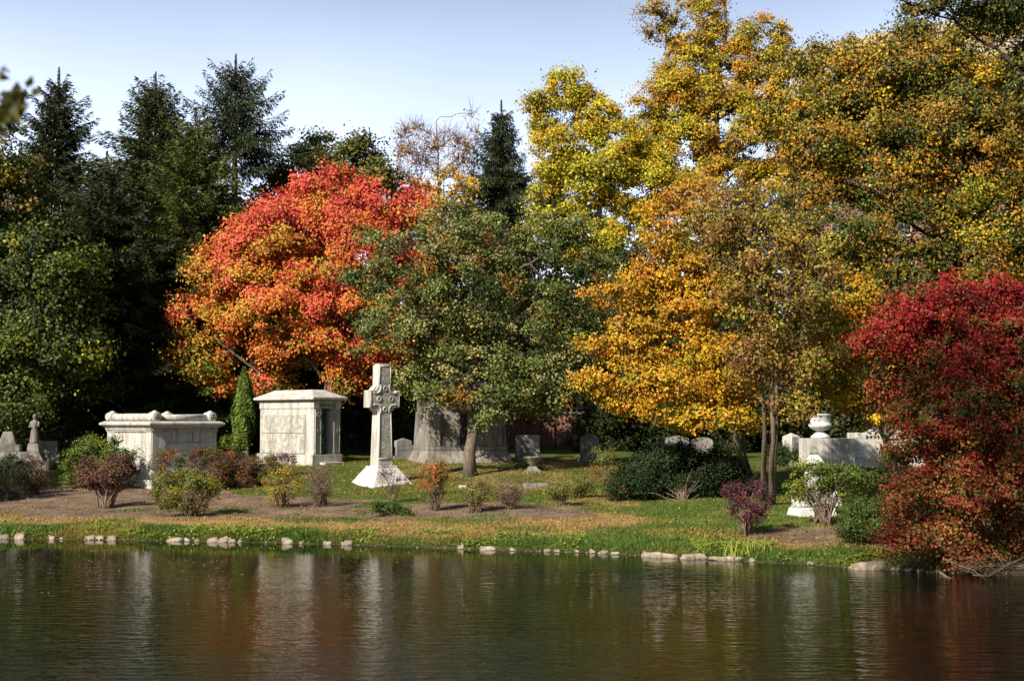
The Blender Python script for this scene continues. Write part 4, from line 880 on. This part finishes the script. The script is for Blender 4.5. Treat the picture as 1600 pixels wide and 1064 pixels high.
shrub('shrub', 'purple leaved bush on the mulch edge by the twin trunks', G(1166, 836), [(1150, 770, 18, 14), (1180, 775, 24, 20), (1165, 795, 26, 18), (1185, 790, 16, 14)], [(PUR, 2), ((.18, .035, .06), 1), ((.07, .04, .045), 1)], 90, 42, .17, .05, stems=8, tw=60, sr=.02)
shrub('shrub', 'vase shaped green shrub on many pale stems in front of the white monument', G(1290, 820), [(1262, 748, 40, 20), (1300, 742, 36, 20), (1325, 745, 22, 16), (1240, 758, 26, 14), (1285, 775, 40, 10)], [((.12, .18, .03), 2), (YG, 1), (MG, 1)], 95, 42, .19, .07, stems=13, tw=60, sr=.024, spread=.14)
shrub('shrub', 'dense rounded dark green bush at the left foot of the red tree', G(1345, 848), [(1345, 820, 32, 26), (1378, 812, 32, 30), (1362, 798, 24, 16)], [((.06, .10, .018), 2), ((.12, .15, .02), .8), (DG, 1)], 170, 60, .2, .06)
shrub('shrub', 'tall dark shrub behind the dense rounded bush', G(1392, 830, dmax=60), [(1400, 770, 30, 45), (1420, 800, 40, 35)], [(DG, 2), (MG, .6)], 110, 60, .24, .07)
shrub('shrub', 'dark clipped cube shaped bush on the lawn near the urn wall', G(1388, 762), [(1388, 748, 18, 13)], [(DG, 1)], 50, 80, .2, .06)
shrub('hedge', 'low dark green hedge in front of the square pale pillar stone', G(1236, 727, dmin=50), [(1215, 714, 16, 12), (1245, 713, 20, 13), (1265, 716, 10, 10)], [(DG, 2), (MG, 1)], 110, 60, .28, .08)
shrub('shrub', 'small green bush behind the box tomb by the arborvitae', Gd(366, 60), [(366, 696, 16, 13)], grn, 50, 60, .22, .08)
dk = shrub('undergrowth_bush', 'dark bush in the shaded undergrowth along the brick boundary wall', Gd(935, 75), [(935, 672, 34, 30), (915, 690, 26, 20), (960, 690, 26, 20)], [(DG, 2), ((.05, .06, .02), 1)], 110, 70, .4, .12, stems=7, sr=.03, group='dark bushes along the boundary wall')
for i, (px, d_) in enumerate([(985, 76), (1035, 74), (1085, 76), (1135, 74), (1185, 75), (1235, 74), (1290, 75), (1345, 74), (20, 74), (75, 76), (130, 75), (-30, 75)]):
    c_ = dk.copy(); COL.objects.link(c_); c_.location = Gd(px, d_); c_.rotation_euler = (0, 0, (i * 1.7) % 6.28); c_.scale = (1.15, 1.1, .9 + .35 * ((i * 3) % 4) / 4)
    for ch in list(dk.children): k_ = ch.copy(); COL.objects.link(k_); k_.parent = c_
# iris tuft
g = G(1166, 868); b = MB()
e = empty('iris_tuft', at(g), label='tuft of long yellow green blades at the water edge below the purple bush', cat='plant')
n = 46; V = []; FI = []; cc = []
for i in range(n):
    x, y = RNG.normal() * .28, RNG.normal() * .12; a = RNG.random() * 6.28; h = .3 + .4 * RNG.random(); ln = .15 + .3 * RNG.random(); wd = .012 + .01 * RNG.random(); k = len(V)
    for q in (0, .5, 1):
        cxx, cy, cz = x + math.cos(a) * ln * q * q, y + math.sin(a) * ln * q * q, h * (q - .25 * q * q) - .03; V += [(cxx - wd * (1 - q * .9), cy, cz), (cxx + wd * (1 - q * .9), cy, cz)]
    FI += [(k, k + 1, k + 3, k + 2), (k + 2, k + 3, k + 5, k + 4)]; cc += [(.30, .34, .05)] * 2
fastmesh('leaf_blades', V, FI, M['blade'], e, np.array(cc))

# ------------------------------------------------------------------ shore stones, driftwood
def rock(px, w, h, label, dd=0, grp=None, py=None):
    h *= .95
    u = (px - 800) / F; dsh = np.interp(px, SH_P, SH_D)
    ds = np.arange(dsh - 2, dsh + 2, .02); hh = shore_s(u * ds, ds); d = ds[np.argmax(hh > .02 + dd)]
    s = d / F; rx = w * s / 2; rz = h * s; n1, n2 = 12, 7; V = []; FI = []
    sd_ = RNG.random(3) * 50; tl = RNG.uniform(-.5, .5); t2 = RNG.uniform(-.4, .1)
    for j in range(n2):
        ph = math.pi * j / (n2 - 1)
        for i in range(n1):
            th = 2 * math.pi * i / n1; x, y, z = math.cos(th) * math.sin(ph), math.sin(th) * math.sin(ph), math.cos(ph)
            q = 1 + .6 * (float(vnoise(x * 2 + sd_[0], y * 2 + z * 1.7 + sd_[1], .8)) - .5) + .3 * (float(vnoise(x * 4 + sd_[2], z * 4 + y, .6)) - .5)
            x, y, z = np.sign(x) * abs(x) ** .65, np.sign(y) * abs(y) ** .7, min(np.sign(z) * abs(z) ** .85, .62 + tl * x + t2 * y)
            V.append((x * rx * q * 1.08, y * rx * .6 * q + .02, z * rz * q * 1.0))
    FI = [(j * n1 + i, (j + 1) * n1 + i, (j + 1) * n1 + (i + 1) % n1, j * n1 + (i + 1) % n1) for j in range(n2 - 1) for i in range(n1)]
    o = fastmesh('shore_stone', V, FI, M['shore']); o.location = (u * d, d, .02 + 0 * rz); o.rotation_euler = (0, 0, RNG.normal() * .25)
    tag(o, label, 'stone', 'pale stones along the waterline')
rk = [(3, 10, 8, 'stone cut off by the left edge of the photo'), (13, 14, 8, 'low stone second from the left edge'), (36, 21, 10, 'largest stone of the cluster at the left edge'), (86, 14, 7, 'small pale stone left of the brown shrub'), (100, 7, 4, 'tiny stone beside the small pale stone at left'),
      (146, 16, 9, 'pale block stone below the thick stemmed brown bush, left one'), (160, 14, 9, 'buff stone touching the pale block below the thick stemmed bush'), (180, 17, 9, 'slanting wedge shaped stone right of the buff stone'), (276, 26, 7, 'long flat sloping stone below the yellowish green bush'),
      (295, 12, 6, 'short flat stone at the right end of the long sloping one'), (312, 8, 4, 'tiny dark stone in the gap before the wide block'), (336, 19, 9, 'wide block stone below the box tomb right end'), (351, 15, 9, 'rounded white stone right of the wide block'), (366, 13, 7, 'rounded low stone next to the white one'), (378, 7, 4, 'pebble ending the cluster below the box tomb'),
      (452, 19, 9, 'single white rounded boulder below the half bare yellow bush'), (474, 8, 5, 'small stone right of the single white boulder'), (514, 13, 6, 'brown stone below the twiggy tan bush'), (546, 20, 7, 'flat white stone below and left of the cross'), (720, 10, 7, 'small brown stone below the orange tipped bush'),
      (762, 25, 6, 'long thin white stone below the low yellowish bush'), (800, 10, 5, 'small pale stone below the bare twiggy bush'), (856, 12, 5, 'flat pebble below the pair of bushes, left'), (870, 10, 5, 'flat pebble below the pair of bushes, right'), (901, 8, 5, 'tiny stone left of the mid shore stones'), (925, 10, 6, 'small roundish stone at mid shore'),
      (942, 16, 6, 'longer pale stone at mid shore'), (960, 14, 5, 'low stone at the right end of the mid shore cluster'), (1010, 20, 9, 'peaked stone at the left end of the three long ones'), (1036, 42, 9, 'first of the long low slab stones under the lawn'), (1082, 43, 10, 'second of the long low slab stones under the lawn'), (1134, 52, 8, 'third and longest of the slab stones under the lawn'),
      (1173, 9, 6, 'small stone at the foot of the iris tuft'), (1264, 11, 6, 'single small stone below the vase shaped shrub'), (1354, 58, 15, 'large buff boulder left of the red tree roots'), (1396, 16, 6, 'low stone just right of the large buff boulder'), (1416, 12, 5, 'small stone farther right of the large buff boulder'), (1434, 10, 5, 'last small stone before the driftwood')]
for r_ in rk: rock(r_[0], r_[1], r_[2], r_[3])
# gravel fringe: small stones between, uncountable
def strip_points(n, px0, px1, s0, s1):
    px = px0 + (px1 - px0) * RNG.random(n); d = np.interp(px, SH_P, SH_D) + s0 - .5 + (s1 - s0 + 1) * RNG.random(n)
    x = (px - 800) / F * d; s = shore_s(x, d); k = (s > s0) & (s < s1); return x[k], d[k], s[k]
x, y, s = strip_points(9000, -200, 1500, -.12, .10)
pxs, _ = proj(x, y, y * 0); k = RNG.random(len(x)) < np.interp(pxs, [-200, 500, 560, 1000, 1250, 1500], [.08, .12, .5, .45, .3, .8]); x, y = x[k], y[k]; n = len(x)
oc = np.array([(1, 0, 0), (0, 1, 0), (-1, 0, 0), (0, -1, 0), (0, 0, .7), (0, 0, -.7)], float); of = np.array([(0, 1, 4), (1, 2, 4), (2, 3, 4), (3, 0, 4), (1, 0, 5), (2, 1, 5), (3, 2, 5), (0, 3, 5)])
sz = .015 + .035 * RNG.random(n) ** 3; V = (oc[None] * (1 + .4 * RNG.normal(size=(n, 6, 1))).clip(.4, 1.7) * sz[:, None, None] + np.stack([x, y, np.full(n, .01)], 1)[:, None]).reshape(-1, 3)
FI = (of[None] + (np.arange(n) * 6)[:, None, None]).reshape(-1, 3); o = fastmesh('shore_gravel', V, FI, M['gravel']); tag(o, 'small pebbles and broken stone along the waterline', 'gravel', kind='stuff')

def driftwood():
    g = P(1480, 890, 31.6); e = empty('fallen_branch', (float(g[0]), float(g[1]), 0), label='bare grey fallen branch lying in the water under the red tree', cat='branch')
    b = MB(); Q = lambda px, py, d: P(px, py, d) - np.array([g[0], g[1], 0])
    L = lambda pts, r: b.tube([Q(*p) for p in pts], list(np.linspace(r, r * .4, len(pts))), 6)
    L([(1445, 886, 33.2), (1462, 889, 32.8), (1480, 902, 31.6), (1494, 908, 31.1), (1508, 907.5, 31.0)], .045)
    L([(1478, 874, 31.5), (1500, 884, 31.2), (1520, 890, 31), (1540, 905, 30.6)], .03)
    L([(1600, 872, 31.5), (1570, 885, 31), (1545, 900, 30.8), (1520, 898, 30.8)], .04)
    for i in range(46):
        a = RNG.random(); p0 = Q(1490 + 100 * a, 880 + 16 * RNG.random(), 31.2 + RNG.normal() * .3); q = p0 + np.array([RNG.normal() * .45, RNG.normal() * .3, abs(RNG.normal()) * .22 - .08]); q[2] = max(q[2], .01)
        b.tube(bez(p0, (p0 + q) / 2 + RNG.normal(size=3) * .08, q, 4), [.012, .01, .007, .003], 4)
    b.build('limb', M['twig'], e, smooth=True)
driftwood()

# ------------------------------------------------------------------ grass, fallen leaves, floating leaves
def blades(n, px0, px1, s0, s1, h0, h1, wd, pw=1.0, skipmul=True):
    px = px0 + (px1 - px0) * RNG.random(n); d = np.interp(px, SH_P, SH_D) + s0 + (s1 - s0) * RNG.random(n) ** pw
    x = (px - 800) / F * d; z = hz(x, d); mul, dry, s = masks(x, d, z)
    k = (s > .03) & (RNG.random(n) > mul * (.985 - .5 * (vnoise(x + 11, d, .7) > .68))); x, y, z, mul, dry, s = x[k], d[k], z[k], mul[k], dry[k], s[k]; n = len(x)
    cl = vnoise(x, y, .5); h = (h0 + (h1 - h0) * RNG.random(n) ** 2) * (.4 + 1.2 * cl); a = RNG.random(n) * 6.283; ln = h * (.3 + .7 * RNG.random(n))
    w_ = wd * (.6 + .8 * RNG.random(n)); B = np.stack([x, y, z - .01], 1); side = np.stack([np.cos(a), np.sin(a), a * 0], 1); lean = np.stack([-np.sin(a) * ln, np.cos(a) * ln, h], 1)
    V = np.stack([B - side * w_[:, None], B + side * w_[:, None], B + lean], 1).reshape(-1, 3)
    base = np.array([[.11, .18, .03]]) * (1 - dry[:, None]) + np.array([[.42, .27, .11]]) * dry[:, None]
    yl = sm(vnoise(x + 40, y + 3, 1.3), .35, .75)[:, None] * np.where(s < 3, .85, .4)[:, None]; base = base * (1 - yl) + np.array([[.32, .25, .06]]) * yl
    base = base * (1 + .28 * RNG.normal(size=(n, 1))).clip(.4, 1.8)
    return V, base
Vs, Cs = [], []
for args in [(90000, -60, 1460, 0, 1.6, .04, .13, .012, 1.3), (90000, -60, 1460, 1.2, 6, .03, .09, .012, 1), (130000, 620, 1460, 3, 14, .025, .07, .013, 1), (40000, -60, 900, 9, 20, .03, .07, .016, 1), (14000, -60, 620, 0, 1.2, .05, .17, .012, 1)]:
    V, c = blades(*args); Vs.append(V); Cs.append(c)
V = np.concatenate(Vs); o = fastmesh('grass', V, np.arange(len(V)).reshape(-1, 3), M['blade'], None, np.concatenate(Cs)); tag(o, 'short green and dry grass on the bank', 'grass', kind='stuff')
# broad leaved weeds at the water edge
x, y, s = strip_points(26000, -60, 1460, .02, 1.3); z = hz(x, y); k = vnoise(x, y, .8) > .55; x, y, z = x[k], y[k], z[k]; n = len(x)
V, FI = leafquads(np.stack([x, y, z + .03 + .13 * RNG.random(n)], 1), unit(RNG.normal(size=(n, 3)) * .6 + [0, -.3, 1]), .05 + .05 * RNG.random(n), .03 + .03 * RNG.random(n), 0)
cc = np.array([(.12, .22, .03), (.20, .26, .03), (.30, .26, .04)])[RNG.integers(0, 3, n)] * (1 + .2 * RNG.normal(size=(n, 1))).clip(.5, 1.6)
o = fastmesh('bank_weeds', V, FI, M['blade'], None, cc); tag(o, 'bright green broad leaved weeds along the water edge', 'weeds', kind='stuff')
n = 26000; px = -60 + 1520 * RNG.random(n); d = np.interp(px, SH_P, SH_D) + 24 * RNG.random(n); x = (px - 800) / F * d; z = hz(x, d); s = shore_s(x, d)
dens = .2 + .7 * ell(px, 0 * px, 1300, 0, 260, 1) * (s < 4) + .8 * ell(px, 0 * px, 780, 0, 230, 1) * (s > 10) + .4 * (s > 12); k = (s > .1) & (RNG.random(n) < dens); x, y, z = x[k], d[k], z[k]; n = len(x)
V, FI = leafquads(np.stack([x, y, z + .03 + .02 * RNG.random(n)], 1), unit(RNG.normal(size=(n, 3)) * .35 + [0, 0, 1]), .06 + .05 * RNG.random(n), .04 + .03 * RNG.random(n), 0)
cc = np.array([YE, (.40, .20, .06), (.30, .17, .08), (.24, .13, .07), (.45, .18, .05)])[RNG.integers(0, 5, n)] * .85
o = fastmesh('fallen_leaves', V, FI, M['blade'], None, cc); tag(o, 'fallen yellow and brown leaves scattered on the lawn', 'leaves', kind='stuff')
n = 420; px = RNG.choice([60, 180, 320, 420, 560, 900], n, p=[.28, .25, .2, .12, .1, .05]) + RNG.normal(size=n) * 90; py = 858 + np.abs(RNG.normal(size=n)) * 32
d = CAMZ * F / (py - 660); x = (px - 800) / F * d; k = (shore_s(x, d) < -.3) & (d > 19); x, y = x[k], d[k]; n = len(x)
V, FI = leafquads(np.stack([x, y, .012 + 0 * x], 1), unit(RNG.normal(size=(n, 3)) * .12 + [0, 0, 1]), .035 + .035 * RNG.random(n), .03 + .02 * RNG.random(n), 0, .05)
o = fastmesh('floating_leaves', V, FI, M['blade'], None, np.array([(.40, .27, .05), (.36, .18, .04), (.30, .20, .09)])[RNG.integers(0, 3, n)]); tag(o, 'yellow leaves floating on the pond near the left bank', 'leaves', kind='stuff')

# ------------------------------------------------------------------ near-bank tree (its bough shows blurred at the top left)
def near_tree():
    base = np.array([-9.8, 6.6, 0.]); base[2] = float(hz(base[0], base[1]))
    e = empty('near_tree', at(base), label='out of focus bough with dark leaves at the top left corner', cat='tree')
    tr = MB(); tip = P(20, 165, 6.0); fk = np.array([-9.0, 6.8, 6.6])
    tr.tube([base - [0, 0, .3], base + [.2, 0, 3], fk, fk + [.4, 0, 5], [-7.0, 9.6, 18]], [.36, .3, .25, .2, .08], 10); rel(tr, base).build('trunk', M['bark_dark'], e, smooth=True)
    br = MB(); br.tube(bez(fk - [0, 0, 1], (fk + tip) / 2 + [0, 0, .5], tip, 9), list(np.linspace(.09, .008, 9)), 6); rel(br, base).build('branches', M['bark_dark'], e, smooth=True)
    C = []
    for px, py, r_, k in ((14, 165, 18, 46), (-10, 190, 30, 60), (25, 148, 8, 5), (4, 118, 6, 5), (47, 130, 2, 2), (38, 148, 3, 3), (56, 144, 2, 2), (24, 176, 14, 30)):
        for _ in range(k): C.append(P(px + RNG.normal() * r_ * .55, py + RNG.normal() * r_ * .55, 6 + RNG.normal() * .12))
    C = np.array(C); n = len(C); V, FI = leafquads(C, unit(RNG.normal(size=(n, 3)) + [0, -.2, .5]), .06 + .02 * RNG.random(n), .035 + .01 * RNG.random(n), .5)
    V2 = []; cl, out = sample_clumps([(-5.9, 10.9, 20.5, 5.0, 4.2, 3.4), (-9.5, 7.0, 16.5, 3.0, 3.5, 2.6), (-3.6, 11.4, 22, 4, 4, 3)], 300, .3, 1)
    Va, Fa, ca = crown_arrays(cl, out, [(DG, 1), (MG, 1)], 55, .8, .16)
    V = np.concatenate([V, Va]); FI = np.concatenate([FI, Fa + n * 4]); cc = np.concatenate([np.array([(.05, .055, .012), (.12, .10, .02)])[RNG.integers(0, 2, n)], ca])
    fastmesh('crown', V - base, FI, M['leaf'], e, cc)
near_tree()
